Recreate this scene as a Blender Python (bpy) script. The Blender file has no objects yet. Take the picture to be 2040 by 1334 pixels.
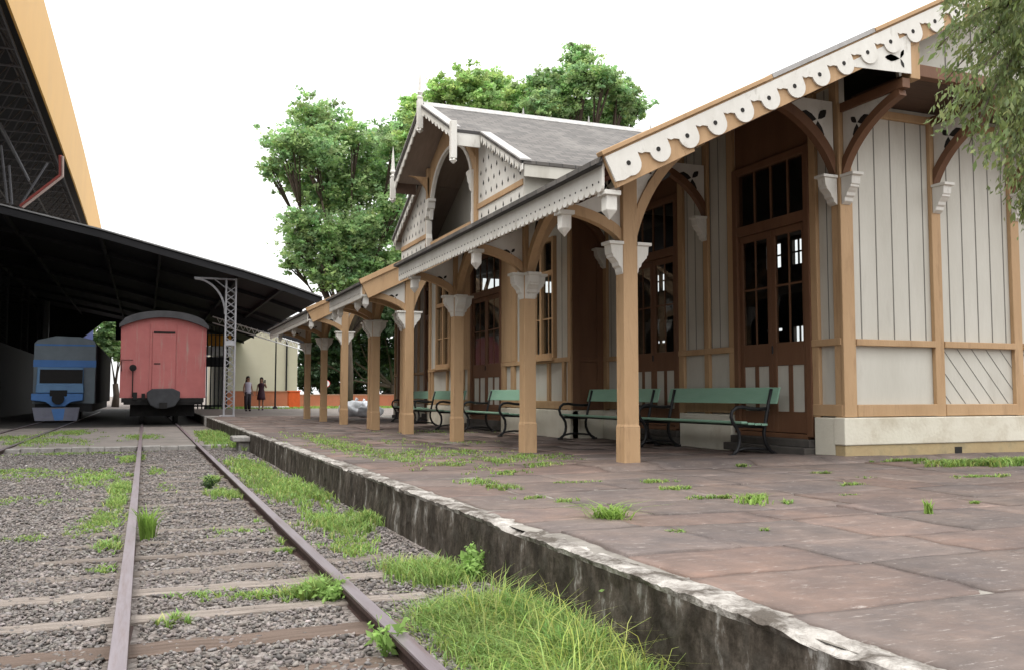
import bpy, bmesh, math, random
import numpy as np
from mathutils import Vector, noise
random.seed(7); rng=np.random.default_rng(7)
S=bpy.context.scene; C=S.collection
R=math.radians; PI=math.pi
# ------------------------------------------------------------------ camera model
F=1810.0; CX,CY,CH=1020.0,667.0,0.78
PITCH=math.atan(118/F); YAW=math.atan(731/(F/math.cos(PITCH)))
FW=np.array([math.sin(YAW)*math.cos(PITCH),math.cos(YAW)*math.cos(PITCH),math.sin(PITCH)])
RT=np.array([math.cos(YAW),-math.sin(YAW),0.]); UP=np.cross(RT,FW)
def at(x,y,ax,v):
    "point of the place seen at photo pixel (x,y) on the plane axis=v"
    r=FW*F+RT*(x-CX)+UP*(CY-y); c=np.array([0,0,CH]); t=(v-c[ax])/r[ax]; return c+r*t
cam=bpy.data.cameras.new('camera'); co=bpy.data.objects.new('camera',cam); C.objects.link(co)
co.location=(0,0,CH); co.rotation_euler=(PI/2+PITCH,0,-YAW)
cam.sensor_width=36; cam.lens=F/2040*36; cam.clip_end=2000; cam.clip_start=.05
S.camera=co
# ------------------------------------------------------------------ world and light
SUN_EL,SUN_AZ=R(66),R(-120)      # azimuth measured from +Y towards +X: light from the open track side
w=bpy.data.worlds.new('World'); S.world=w; w.use_nodes=True
nt=w.node_tree; bg=nt.nodes['Background']
sky=nt.nodes.new('ShaderNodeTexSky'); sky.sky_type='NISHITA'; sky.sun_disc=False
sky.sun_elevation=SUN_EL; sky.sun_rotation=SUN_AZ; sky.air_density=1.2; sky.dust_density=6.0; sky.ozone_density=1
hs=nt.nodes.new('ShaderNodeHueSaturation'); hs.inputs['Saturation'].default_value=.22; hs.inputs['Value'].default_value=1.0
nt.links.new(sky.outputs[0],hs.inputs['Color'])
# overcast veil: the clear sky mostly covered by a bright cloud layer, brighter overhead
tcw=nt.nodes.new('ShaderNodeTexCoord'); sx=nt.nodes.new('ShaderNodeSeparateXYZ'); nt.links.new(tcw.outputs['Generated'],sx.inputs[0])
mr=nt.nodes.new('ShaderNodeMapRange'); mr.inputs[1].default_value=0; mr.inputs[2].default_value=1; mr.inputs[3].default_value=3.9; mr.inputs[4].default_value=8.6; nt.links.new(sx.outputs['Z'],mr.inputs[0])
cb=nt.nodes.new('ShaderNodeCombineXYZ'); [nt.links.new(mr.outputs[0],cb.inputs[i]) for i in range(3)]
mw=nt.nodes.new('ShaderNodeMix'); mw.data_type='RGBA'; mw.inputs[0].default_value=.8; nt.links.new(hs.outputs[0],mw.inputs[6]); nt.links.new(cb.outputs[0],mw.inputs[7]); nt.links.new(mw.outputs[2],bg.inputs['Color']); bg.inputs['Strength'].default_value=.15
sl=bpy.data.lights.new('sun','SUN'); sl.energy=.7; sl.angle=R(22); sl.color=(1,.96,.90)
so=bpy.data.objects.new('sun',sl); C.objects.link(so)
sd=Vector((math.sin(SUN_AZ)*math.cos(SUN_EL),math.cos(SUN_AZ)*math.cos(SUN_EL),math.sin(SUN_EL)))
so.rotation_euler=sd.to_track_quat('Z','Y').to_euler(); so.location=(0,0,30)
S.view_settings.view_transform='Standard'; S.view_settings.look='None'; S.view_settings.exposure=1.3; S.view_settings.gamma=1
# ------------------------------------------------------------------ materials
def nd(nt,t,**k):
    n=nt.nodes.new(t)
    for a,b in k.items(): setattr(n,a,b)
    return n
def ramp(nt,src,stops):
    r=nd(nt,'ShaderNodeValToRGB'); e=r.color_ramp.elements
    while len(e)<len(stops): e.new(.5)
    for i,(p,c) in enumerate(stops): e[i].position=p; e[i].color=(*c,1) if len(c)==3 else c
    nt.links.new(src,r.inputs[0]); return r.outputs[0]
def mat(name,c1,c2=None,scale=6,stretch=(1,1,1),rough=.7,bump=.0,bscale=None,spec=.3,metal=0,attr=False,dirt=None,dscale=1.5,dstretch=(1,1,1),dlo=.5,dhi=.75,transl=0):
    m=bpy.data.materials.new(name); m.use_nodes=True; nt=m.node_tree; L=nt.links.new
    b=nt.nodes['Principled BSDF']; b.inputs['Roughness'].default_value=rough; b.inputs['Specular IOR Level'].default_value=spec; b.inputs['Metallic'].default_value=metal
    c2=c2 or tuple(v*.8 for v in c1)
    tc=nd(nt,'ShaderNodeTexCoord'); mp=nd(nt,'ShaderNodeMapping'); mp.inputs['Scale'].default_value=stretch; L(tc.outputs['Object'],mp.inputs[0])
    n=nd(nt,'ShaderNodeTexNoise'); n.inputs['Scale'].default_value=scale; n.inputs['Detail'].default_value=6; n.inputs['Roughness'].default_value=.65; L(mp.outputs[0],n.inputs['Vector'])
    col=ramp(nt,n.outputs['Fac'],[(.3,c2),(.7,c1)])
    if dirt:
        mp2=nd(nt,'ShaderNodeMapping'); mp2.inputs['Scale'].default_value=dstretch; L(tc.outputs['Object'],mp2.inputs[0])
        n2=nd(nt,'ShaderNodeTexNoise'); n2.inputs['Scale'].default_value=dscale; n2.inputs['Detail'].default_value=8; n2.inputs['Roughness'].default_value=.7; L(mp2.outputs[0],n2.inputs['Vector'])
        f=ramp(nt,n2.outputs['Fac'],[(dlo,(0,0,0)),(dhi,(1,1,1))])
        mx=nd(nt,'ShaderNodeMix',data_type='RGBA'); L(f,mx.inputs[0]); L(col,mx.inputs[6]); mx.inputs[7].default_value=(*dirt,1); col=mx.outputs[2]
    if attr:
        a=nd(nt,'ShaderNodeAttribute',attribute_name='tone'); mx=nd(nt,'ShaderNodeMix',data_type='RGBA',blend_type='MULTIPLY'); mx.inputs[0].default_value=1
        L(col,mx.inputs[6]); L(a.outputs['Color'],mx.inputs[7]); col=mx.outputs[2]
    L(col,b.inputs['Base Color'])
    if bump:
        n3=nd(nt,'ShaderNodeTexNoise'); n3.inputs['Scale'].default_value=bscale or scale*4; n3.inputs['Detail'].default_value=5; L(mp.outputs[0],n3.inputs['Vector'])
        bp=nd(nt,'ShaderNodeBump'); bp.inputs['Strength'].default_value=bump; bp.inputs['Distance'].default_value=.02; L(n3.outputs['Fac'],bp.inputs['Height']); L(bp.outputs[0],b.inputs['Normal'])
    if transl:
        t=nd(nt,'ShaderNodeBsdfTranslucent'); L(col,t.inputs['Color']); ms=nd(nt,'ShaderNodeMixShader'); ms.inputs[0].default_value=transl
        L(b.outputs[0],ms.inputs[1]); L(t.outputs[0],ms.inputs[2]); L(ms.outputs[0],nt.nodes['Material Output'].inputs[0])
    return m
TAN=mat('tan_paint',(.49,.325,.185),(.40,.255,.135),2.2,(1,1,.3),.65,.2,40,dirt=(.27,.165,.09),dscale=4,dstretch=(2.5,2.5,.35),dlo=.54,dhi=.80)
BRN=mat('shaded_brown_paint',(.175,.088,.047),(.13,.062,.034),3,(1,1,.25),.55,.12,40)  # brown paint deepened so the veranda's shade sits in the colour
WHT=mat('white_paint',(.70,.685,.64),(.60,.58,.53),4,(1,1,.4),.65,.15,50,dirt=(.30,.27,.22),dscale=7,dstretch=(1,1,.5),dlo=.58,dhi=.85)
BRD=mat('board_paint',(.57,.55,.49),(.50,.48,.42),2.5,(1,1,.3),.65,.1,30,dirt=(.36,.33,.28),dscale=2.2,dstretch=(1,1,.25),dlo=.55,dhi=.9)
GRV=mat('groove_dark',(.20,.19,.17),None,6)
CRM=mat('plinth_cream',(.68,.65,.55),(.60,.56,.46),2,(1,1,1),.8,.25,25,dirt=(.42,.36,.26),dscale=1.6,dlo=.52,dhi=.8)
DRT=mat('plinth_ochre',(.46,.36,.20),(.36,.27,.15),3,(1,1,1),.85,.4,20,dirt=(.22,.19,.12),dscale=3,dlo=.5,dhi=.75)
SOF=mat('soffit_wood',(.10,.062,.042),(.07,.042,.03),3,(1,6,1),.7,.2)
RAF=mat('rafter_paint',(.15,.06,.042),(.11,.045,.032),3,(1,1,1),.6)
IRON=mat('cast_iron',(.018,.018,.020),(.012,.012,.013),20,(1,1,1),.45,.1,60)
GRN=mat('bench_green',(.25,.42,.315),(.205,.36,.265),5,(1,.3,1),.45,.1,60,dirt=(.22,.38,.27),dscale=8,dstretch=(3,.3,1),dlo=.55,dhi=.8)
DARK=mat('dark_hole',(.02,.018,.016))
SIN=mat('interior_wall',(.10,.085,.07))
def slate_mat():
    m=bpy.data.materials.new('slate'); m.use_nodes=True; nt=m.node_tree; L=nt.links.new; b=nt.nodes['Principled BSDF']; b.inputs['Roughness'].default_value=.75
    tc=nd(nt,'ShaderNodeTexCoord'); mp=nd(nt,'ShaderNodeMapping'); L(tc.outputs['UV'],mp.inputs[0])
    br=nd(nt,'ShaderNodeTexBrick'); br.inputs['Color1'].default_value=(.115,.104,.094,1); br.inputs['Color2'].default_value=(.055,.05,.046,1); br.inputs['Mortar'].default_value=(.045,.042,.04,1)
    br.inputs['Scale'].default_value=1; br.inputs['Brick Width'].default_value=.26; br.inputs['Row Height'].default_value=.19; br.inputs['Mortar Size'].default_value=.012; br.inputs['Bias'].default_value=-.2
    L(mp.outputs[0],br.inputs['Vector'])
    n=nd(nt,'ShaderNodeTexNoise'); n.inputs['Scale'].default_value=1.3; n.inputs['Detail'].default_value=8; n.inputs['Roughness'].default_value=.7; L(tc.outputs['Object'],n.inputs['Vector'])
    f=ramp(nt,n.outputs['Fac'],[(.5,(0,0,0)),(.78,(.5,.5,.5))]); mx=nd(nt,'ShaderNodeMix',data_type='RGBA'); L(f,mx.inputs[0]); L(br.outputs['Color'],mx.inputs[6]); mx.inputs[7].default_value=(.23,.215,.195,1)
    L(mx.outputs[2],b.inputs['Base Color'])
    bp=nd(nt,'ShaderNodeBump'); bp.inputs['Strength'].default_value=.6; bp.inputs['Distance'].default_value=.02; L(br.outputs['Color'],bp.inputs['Height']); L(bp.outputs[0],b.inputs['Normal'])
    return m
SLATE=slate_mat()
SLED=mat('slate_edge',(.045,.043,.045),(.03,.03,.03),20,rough=.6)
LEAD=mat('lead_flashing',(.42,.41,.40),(.30,.29,.28),5,rough=.5,dirt=(.18,.17,.15),dscale=6,dlo=.5,dhi=.8)
def glass_mat():
    m=bpy.data.materials.new('window_glass'); m.use_nodes=True; nt=m.node_tree; L=nt.links.new; nt.nodes.remove(nt.nodes['Principled BSDF'])
    t=nd(nt,'ShaderNodeBsdfTransparent'); t.inputs[0].default_value=(.82,.84,.84,1); g=nd(nt,'ShaderNodeBsdfGlossy'); g.inputs['Roughness'].default_value=.03; g.inputs['Color'].default_value=(.8,.82,.85,1)
    fr=nd(nt,'ShaderNodeFresnel'); fr.inputs[0].default_value=1.5
    ge=nd(nt,'ShaderNodeNewGeometry'); sb=nd(nt,'ShaderNodeMath',operation='SUBTRACT'); sb.inputs[0].default_value=1; L(ge.outputs['Backfacing'],sb.inputs[1]); mu=nd(nt,'ShaderNodeMath',operation='MULTIPLY'); L(fr.outputs[0],mu.inputs[0]); L(sb.outputs[0],mu.inputs[1])
    ms=nd(nt,'ShaderNodeMixShader'); L(mu.outputs[0],ms.inputs[0]); L(t.outputs[0],ms.inputs[1]); L(g.outputs[0],ms.inputs[2]); L(ms.outputs[0],nt.nodes['Material Output'].inputs[0]); return m
GLASS=glass_mat()
RHEAD=mat('rail_head',(.25,.215,.235),(.17,.14,.15),4,(4,.3,1),.38,.05,30,metal=.45,spec=.5,dirt=(.13,.085,.075),dscale=3,dstretch=(6,.4,1),dlo=.5,dhi=.75)
RSIDE=mat('rail_rust',(.062,.036,.03),(.04,.025,.022),14,rough=.85,bump=.3)
SLP=mat('weathered_timber',(.25,.22,.195),(.12,.10,.085),5,(.5,9,3),.9,.6,14,attr=True)
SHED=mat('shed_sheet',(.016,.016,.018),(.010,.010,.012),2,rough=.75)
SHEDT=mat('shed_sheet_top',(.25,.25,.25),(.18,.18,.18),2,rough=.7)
STEEL=mat('grey_steel',(.40,.40,.42),(.30,.30,.32),6,rough=.5)
ORG=mat('orange_fascia',(.66,.36,.058),(.61,.325,.05),.5,(1,1,.6),.5,dirt=(.55,.32,.08),dscale=.5,dstretch=(1,.6,.4),dlo=.55,dhi=.9)
ORD=mat('dark_deck',(.022,.023,.026),(.015,.015,.018),.6,rough=.7)
TUBE=mat('space_frame_tube',(.10,.10,.11),(.08,.08,.085),3,rough=.5)
PIPEW=mat('pipe_white',(.40,.31,.28),(.32,.24,.21),3,rough=.5); PIPER=mat('pipe_red',(.26,.06,.05),rough=.5)
CONC=mat('old_concrete',(.36,.345,.32),(.22,.205,.19),7,(1,1,1),.9,.5,30,dirt=(.10,.09,.08),dscale=3,dlo=.5,dhi=.72)
PAVE=mat('crossing_paving',(.235,.205,.185),(.165,.145,.13),4,(1,1,1),.9,.4,25,dirt=(.10,.095,.08),dscale=.9,dlo=.5,dhi=.75)
CREAMB=mat('cream_render',(.60,.565,.45),(.55,.51,.40),.8,rough=.85)
ORW=mat('salmon_render',(.56,.20,.12),(.50,.16,.09),1.2,rough=.85,dirt=(.40,.17,.11),dscale=1.5)
SIGNO=mat('orange_sign',(.75,.36,.05)); SIGNW=mat('white_panel',(.75,.75,.74)); SIGNB=mat('blue_panel',(.25,.30,.62)); SIGNR=mat('red_panel',(.6,.05,.04))
BIN=mat('orange_bin',(.75,.12,.03))
SKIN=mat('skin',(.28,.15,.10)); HAIR=mat('hair',(.02,.015,.013)); CLD=mat('dark_cloth',(.03,.025,.03)); CLL=mat('lilac_cloth',(.42,.40,.48)); CLR=mat('burgundy_cloth',(.05,.02,.03))
BAG=mat('plastic_bag',(.55,.57,.60),(.35,.37,.40),5,rough=.4,bump=.6,bscale=8)
BARK=mat('bark',(.11,.085,.065),(.06,.045,.035),6,(1,1,.3),.9,.7)
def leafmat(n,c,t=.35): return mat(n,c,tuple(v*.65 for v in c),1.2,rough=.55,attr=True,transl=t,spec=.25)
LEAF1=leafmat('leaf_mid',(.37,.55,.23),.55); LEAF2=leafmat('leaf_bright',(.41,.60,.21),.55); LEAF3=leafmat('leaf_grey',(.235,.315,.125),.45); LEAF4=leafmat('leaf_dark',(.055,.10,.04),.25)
GRASS=leafmat('grass_blade',(.27,.42,.11),.42)
STONE=mat('ballast_stone',(.205,.188,.178),(.128,.116,.110),9,rough=.95,attr=True,bump=.3,bscale=50)
# ------------------------------------------------------------------ mesh builder
class MB:
    def __init__(s): s.v=[]; s.f=[]; s.m=[]
    def add(s,vs,fs,mi=0):
        o=len(s.v); s.v+=[tuple(map(float,p)) for p in vs]; s.f+=[tuple(o+i for i in f) for f in fs]; s.m+=[mi]*len(fs); return s
    def box(s,x0,x1,y0,y1,z0,z1,mi=0):
        return s.add([(x0,y0,z0),(x1,y0,z0),(x1,y1,z0),(x0,y1,z0),(x0,y0,z1),(x1,y0,z1),(x1,y1,z1),(x0,y1,z1)],[(0,3,2,1),(4,5,6,7),(0,1,5,4),(1,2,6,5),(2,3,7,6),(3,0,4,7)],mi)
    def prism(s,poly,ax,a0,a1,mi=0):
        n=len(poly)
        def p(u,v,a): return {'x':(a,u,v),'y':(u,a,v),'z':(u,v,a)}[ax]
        vs=[p(u,v,a0) for u,v in poly]+[p(u,v,a1) for u,v in poly]
        fs=[tuple(range(n))[::-1],tuple(range(n,2*n))]+[(i,(i+1)%n,n+(i+1)%n,n+i) for i in range(n)]
        return s.add(vs,fs,mi)
    def strip(s,a,b,ax,a0,a1,mi=0):
        "solid between two matching polylines a,b in the plane of axis ax (quads: safe for curved shapes)"
        n=len(a)
        for i in range(n-1): s.prism([a[i],a[i+1],b[i+1],b[i]],ax,a0,a1,mi)
        return s
    def tube(s,pts,r,n=8,mi=0,cap=True):
        pts=[Vector(p) for p in pts]; rr=r if isinstance(r,(list,tuple)) else [r]*len(pts); vs=[];k=len(pts)
        for i,p in enumerate(pts):
            t=(pts[min(i+1,k-1)]-pts[max(i-1,0)]).normalized(); a=t.orthogonal() if i==0 else (pa-t*pa.dot(t))
            if a.length<1e-5: a=t.orthogonal()
            a.normalize(); pa=a; b=t.cross(a)
            for j in range(n):
                q=2*PI*j/n; vs.append(p+(a*math.cos(q)+b*math.sin(q))*rr[i])
        fs=[(i*n+j,i*n+(j+1)%n,(i+1)*n+(j+1)%n,(i+1)*n+j) for i in range(k-1) for j in range(n)]
        if cap: fs+=[tuple(range(n))[::-1],tuple((k-1)*n+j for j in range(n))]
        return s.add(vs,fs,mi)
    def lathe(s,prof,n=12,c=(0,0,0),mi=0,ax='z',sx=1,sy=1):
        vs=[]
        for r,h in prof:
            for j in range(n):
                q=2*PI*j/n; a,b=r*math.cos(q)*sx,r*math.sin(q)*sy
                vs.append({'z':(c[0]+a,c[1]+b,c[2]+h),'y':(c[0]+a,c[1]+h,c[2]+b),'x':(c[0]+h,c[1]+a,c[2]+b)}[ax])
        k=len(prof); fs=[(i*n+j,i*n+(j+1)%n,(i+1)*n+(j+1)%n,(i+1)*n+j) for i in range(k-1) for j in range(n)]
        fs+=[tuple(range(n))[::-1],tuple((k-1)*n+j for j in range(n))]
        return s.add(vs,fs,mi)
    def disc(s,c,r,ax,t,n=10,mi=0): 
        return s.prism([(c[0]+r*math.cos(2*PI*i/n),c[1]+r*math.sin(2*PI*i/n)) for i in range(n)],ax,t[0],t[1],mi)
WORLD={}
def wl(o): return WORLD.get(o.name,Vector((0,0,0)))
def link(name,me,mats,parent=None,local=False):
    for m in (mats if isinstance(mats,(list,tuple)) else [mats]): me.materials.append(m)
    o=bpy.data.objects.new(name,me); C.objects.link(o); WORLD[o.name]=Vector((0,0,0))
    if parent:
        o.parent=parent
        if not local: o.location=-wl(parent)
        else: WORLD[o.name]=wl(parent)
    return o
def obj(name,mb,mats,parent=None,smooth=False,bevel=0,local=False):
    me=bpy.data.meshes.new(name); me.from_pydata(mb.v,[],mb.f); me.update()
    for i,p in enumerate(me.polygons): p.material_index=mb.m[i]
    bm=bmesh.new(); bm.from_mesh(me); bmesh.ops.recalc_face_normals(bm,faces=bm.faces); bm.to_mesh(me); bm.free()
    if smooth: me.polygons.foreach_set('use_smooth',[True]*len(me.polygons))
    o=link(name,me,mats,parent,local)
    if bevel:
        b=o.modifiers.new('bevel','BEVEL'); b.width=bevel; b.segments=2; b.limit_method='ANGLE'; b.angle_limit=R(40)
    return o
def tag(o,label=None,cat=None,group=None,kind=None):
    if label: o['label']=label
    if cat: o['category']=cat
    if group: o['group']=group
    if kind: o['kind']=kind
    return o
def empty(name,loc,label,cat,group=None,rz=0):
    o=bpy.data.objects.new(name,None); C.objects.link(o); o.location=loc; o.rotation_euler=(0,0,rz); WORLD[o.name]=Vector(loc); return tag(o,label,cat,group)
def copytree(o,parent=None):
    c=o.copy(); C.objects.link(c); WORLD[c.name]=wl(o)
    if parent: c.parent=parent
    for ch in list(o.children): copytree(ch,c)
    return c
def npmesh(name,V,faces,tone=None):
    "V (n,3); faces list of equal-size index arrays (m,k)"
    me=bpy.data.meshes.new(name); nl=sum(f.size for f in faces); nf=sum(len(f) for f in faces)
    me.vertices.add(len(V)); me.vertices.foreach_set('co',V.astype(np.float32).ravel())
    me.loops.add(nl); me.loops.foreach_set('vertex_index',np.concatenate([f.ravel() for f in faces]).astype(np.int32))
    me.polygons.add(nf); st=[];o=0
    for f in faces: st.append(o+np.arange(len(f))*f.shape[1]); o+=f.size
    me.polygons.foreach_set('loop_start',np.concatenate(st).astype(np.int32))
    me.update(calc_edges=True); me.validate()
    if tone is not None:
        a=me.attributes.new('tone','FLOAT_COLOR','POINT'); t=np.ones((len(V),4),np.float32); t[:,:3]=tone; a.data.foreach_set('color',t.ravel())
    return me
# ================================================================== GROUND
GZ=-.38
def ground():
    m=bpy.data.materials.new('gravel_ground'); m.use_nodes=True; nt=m.node_tree; L=nt.links.new; b=nt.nodes['Principled BSDF']; b.inputs['Roughness'].default_value=.95; b.inputs['Specular IOR Level'].default_value=.1
    tc=nd(nt,'ShaderNodeTexCoord'); v=nd(nt,'ShaderNodeTexVoronoi'); v.inputs['Scale'].default_value=26; L(tc.outputs['Object'],v.inputs['Vector'])
    c=ramp(nt,v.outputs['Color'],[(0,(.125,.105,.095)),(.5,(.20,.175,.16)),(1,(.30,.27,.25))])
    n=nd(nt,'ShaderNodeTexNoise'); n.inputs['Scale'].default_value=.9; n.inputs['Detail'].default_value=8; L(tc.outputs['Object'],n.inputs['Vector'])
    f=ramp(nt,n.outputs['Fac'],[(.48,(0,0,0)),(.72,(.75,.75,.75))]); mx=nd(nt,'ShaderNodeMix',data_type='RGBA'); L(f,mx.inputs[0]); L(c,mx.inputs[6]); mx.inputs[7].default_value=(.15,.125,.10,1)
    L(mx.outputs[2],b.inputs['Base Color']); bp=nd(nt,'ShaderNodeBump'); bp.inputs['Strength'].default_value=.9; bp.inputs['Distance'].default_value=.03; L(v.outputs['Distance'],bp.inputs['Height']); bp.invert=True; L(bp.outputs[0],b.inputs['Normal'])
    s=600; mb=MB(); n=30; xs=[-s,-60,-20]+[-10+i*.5 for i in range(28)]+[10,60,s]; ys=[-s,-20]+[i*.5 for i in range(50)]+[30,60,s]
    vs=[(x,y,GZ+(0.012*noise.noise((x*.9,y*.9,0)) if abs(x)<9 and 0<y<24 else 0)) for y in ys for x in xs]; k=len(xs)
    fs=[(j*k+i,j*k+i+1,(j+1)*k+i+1,(j+1)*k+i) for j in range(len(ys)-1) for i in range(k-1)]
    mb.add(vs,fs); tag(obj('ground',mb,m),kind='structure')
ground()
# ballast stones
def ballast():
    t=(1+5**.5)/2; ico=np.array([(-1,t,0),(1,t,0),(-1,-t,0),(1,-t,0),(0,-1,t),(0,1,t),(0,-1,-t),(0,1,-t),(t,0,-1),(t,0,1),(-t,0,-1),(-t,0,1)])/1.9
    fc=np.array([(0,11,5),(0,5,1),(0,1,7),(0,7,10),(0,10,11),(1,5,9),(5,11,4),(11,10,2),(10,7,6),(7,1,8),(3,9,4),(3,4,2),(3,2,6),(3,6,8),(3,8,9),(4,9,5),(2,4,11),(6,2,10),(8,6,7),(9,8,1)])
    N=90000
    u=rng.random(N); Y=2.6*(20.2/2.6)**(u**.92)        # denser near
    X=-4.2+rng.random(N)*6.15
    X=np.where(X<-(.9+Y*.24)-.3,-(.9+Y*.24)*rng.random(N),X)
    z=np.full(N,GZ)
    sz=(.0068+.0095*rng.random(N)**2.0)*np.clip(.8+Y*.045,1,1.7)
    sc=np.stack([sz*(.8+.6*rng.random(N)),sz*(.8+.6*rng.random(N)),sz*(.45+.35*rng.random(N))],1)
    V=ico[None]*sc[:,None,:]*(1+.95*(rng.random((N,12,1))-.5))
    a=rng.random(N)*6.28; c,s_=np.cos(a),np.sin(a); x=V[:,:,0]*c[:,None]-V[:,:,1]*s_[:,None]; y=V[:,:,0]*s_[:,None]+V[:,:,1]*c[:,None]
    b=(rng.random(N)-.5)*1.4; c,s_=np.cos(b)[:,None],np.sin(b)[:,None]; zz=V[:,:,2]*c+x*s_; x=x*c-V[:,:,2]*s_
    # keep off the rail heads and the sleepers' crowns
    keep=np.ones(N,bool)
    for rx in (-.075,1.075): keep&=np.abs(X-rx)>.075
    for k,yy in enumerate((3.95,4.52,5.12,5.78,6.4,7.0,7.68,8.3,8.98,9.6,10.2)): keep&=~((np.abs(Y-yy)<(.085 if k in (1,2,3) else .06))&(X>-.55)&(X<1.6)&(rng.random(N)<(.62 if k<4 else .2)))
    P=np.stack([x+X[:,None],y+Y[:,None],zz+(z+sz*.25+.012*rng.random(N))[:,None]],2)[keep]; n=keep.sum()
    ton=(.58+.85*rng.random(n)**1.2)[:,None]*np.stack([1+.10*(rng.random(n)-.3),np.ones(n),1-.1*(rng.random(n)-.3)],1)
    pale=rng.random(n)<.02; ton[pale]*=1.6
    me=npmesh('gravel',P.reshape(-1,3),[(fc[None]+(np.arange(n)*12)[:,None,None]).reshape(-1,3)],np.repeat(ton,12,0))
    tag(link('gravel',me,STONE),'grey brown ballast stones spread between and beside the rails','gravel',kind='stuff')
ballast()
# ================================================================== TRACK
RX=(-.075,1.075); RX2=(-3.74,-2.56); RZ=-.28
def rail(x,y0,y1,label):
    mb=MB(); h=[(.034,0),(.036,-.008),(.036,-.03),(.012,-.045),(.010,-.095),(.055,-.108),(.055,-.118)]
    poly=[(x+a,RZ+b) for a,b in h]+[(x-a,RZ+b) for a,b in h[::-1]]
    n=len(poly); vs=[];ys=[y0+(y1-y0)*i/24 for i in range(25)]
    for y in ys: vs+=[(u,y,v) for u,v in poly]
    for k in range(24):
        for i in range(n):
            mb.add([],[]); j=(i+1)%n; mb.f.append((k*n+i,k*n+j,(k+1)*n+j,(k+1)*n+i)); mb.m.append(0 if i in (n-1,0,n-2) else 1)
    mb.v=[tuple(v) for v in vs]; mb.f.append(tuple(range(n))); mb.m.append(1)
    tag(obj('rail',mb,[RHEAD,RSIDE]),label,'rail','steel rails of the two tracks')
rail(RX[0],-3,60,'worn steel rail with polished lilac grey head, left rail of the nearest track')
rail(RX[1],-3,60,'rusty steel rail beside the grassy strip and platform wall, right rail of the nearest track')
rail(RX2[0],18,62,'dark rusty rail in weeds leading to the left wheels of the blue railcar')
rail(RX2[1],18,62,'dark rusty rail in weeds leading to the right wheels of the blue railcar')
sl_lab={0:'dark brown sleeper crossing the very bottom of the photo',1:'broad brown sleeper nearest the bottom of the photo, long straight front edge',2:'pale split grey sleeper just behind the broad brown sleeper',3:'bleached white grey sleeper with ragged edge sticking out left of the rail',4:'thin reddish brown sleeper half sunk in gravel beyond the bleached sleeper',5:'narrow grey sleeper beside the tall grass tuft at the left rail'}
ys=[3.95,4.52,5.12,5.78,6.4,7.0,7.68,8.3,8.98,9.6,10.2,10.9,11.5,12.1,12.9,13.6,14.4,15.2,16,16.8,17.6,18.4,19.2]
for i,y in enumerate(ys):
    mb=MB(); x0=-.62+random.uniform(-.14,.1); x1=1.62+random.uniform(-.1,.1); nx=26; wd=.075+random.uniform(-.02,.015) if i!=1 else .105
    top=-.362+random.uniform(-.012,.004)+(.01 if i in (1,2,3) else 0); vs=[]
    for k in range(nx+1):
        x=x0+(x1-x0)*k/nx; e=.012*noise.noise((x*5,y*3,0)); e2=.014*noise.noise((x*5,y*3,9)); dz=.008*noise.noise((x*4,y,5))
        vs+=[(x,y-wd+e,-.5),(x,y-wd+e,top+dz-.008),(x,y-wd*.85+e,top+dz),(x,y+wd*.85+e2,top+dz),(x,y+wd+e2,top+dz-.008),(x,y+wd+e2,-.5)]
    fs=[(k*6+j,(k+1)*6+j,(k+1)*6+j+1,k*6+j+1) for k in range(nx) for j in range(5)]+[(0,1,2,3,4,5),tuple(nx*6+j for j in range(6))]
    mb.add(vs,fs); o=obj('sleeper',mb,SLP); t=(1.15,1.13,1.12) if i in(2,3) else ((.62,.52,.47) if i in (0,1) else (.85,.82,.8))
    a=o.data.attributes.new('tone','FLOAT_COLOR','POINT'); a.data.foreach_set('color',[c for _ in o.data.vertices for c in (*t,1)])
    tag(o,sl_lab.get(i,'far grey sleeper nearly sunk in the gravel and weeds of the near track'),'sleeper','wooden sleepers under the near track')
# crossing beyond the gravel
mb=MB(); mb.box(-9,1.98,20.7,33.4,-.6,-.315); 
tag(obj('paved_crossing',mb,PAVE),kind='structure')
mb=MB()
for a,b in ((-9,-.13),(-.02,1.02),(1.13,1.97)):
    n=max(2,int((b-a)/.3)); 
    for i in range(n):
        x0=a+(b-a)*i/n; x1=a+(b-a)*(i+1)/n; mb.box(x0+.004,x1-.004,20.42+random.uniform(-.02,.02),20.72,-.6,-.292+random.uniform(-.008,.006))
tag(obj('kerb',mb,CONC,bevel=.012),'weathered pale kerb beam running across the track in front of the paved crossing','kerb')
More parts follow.
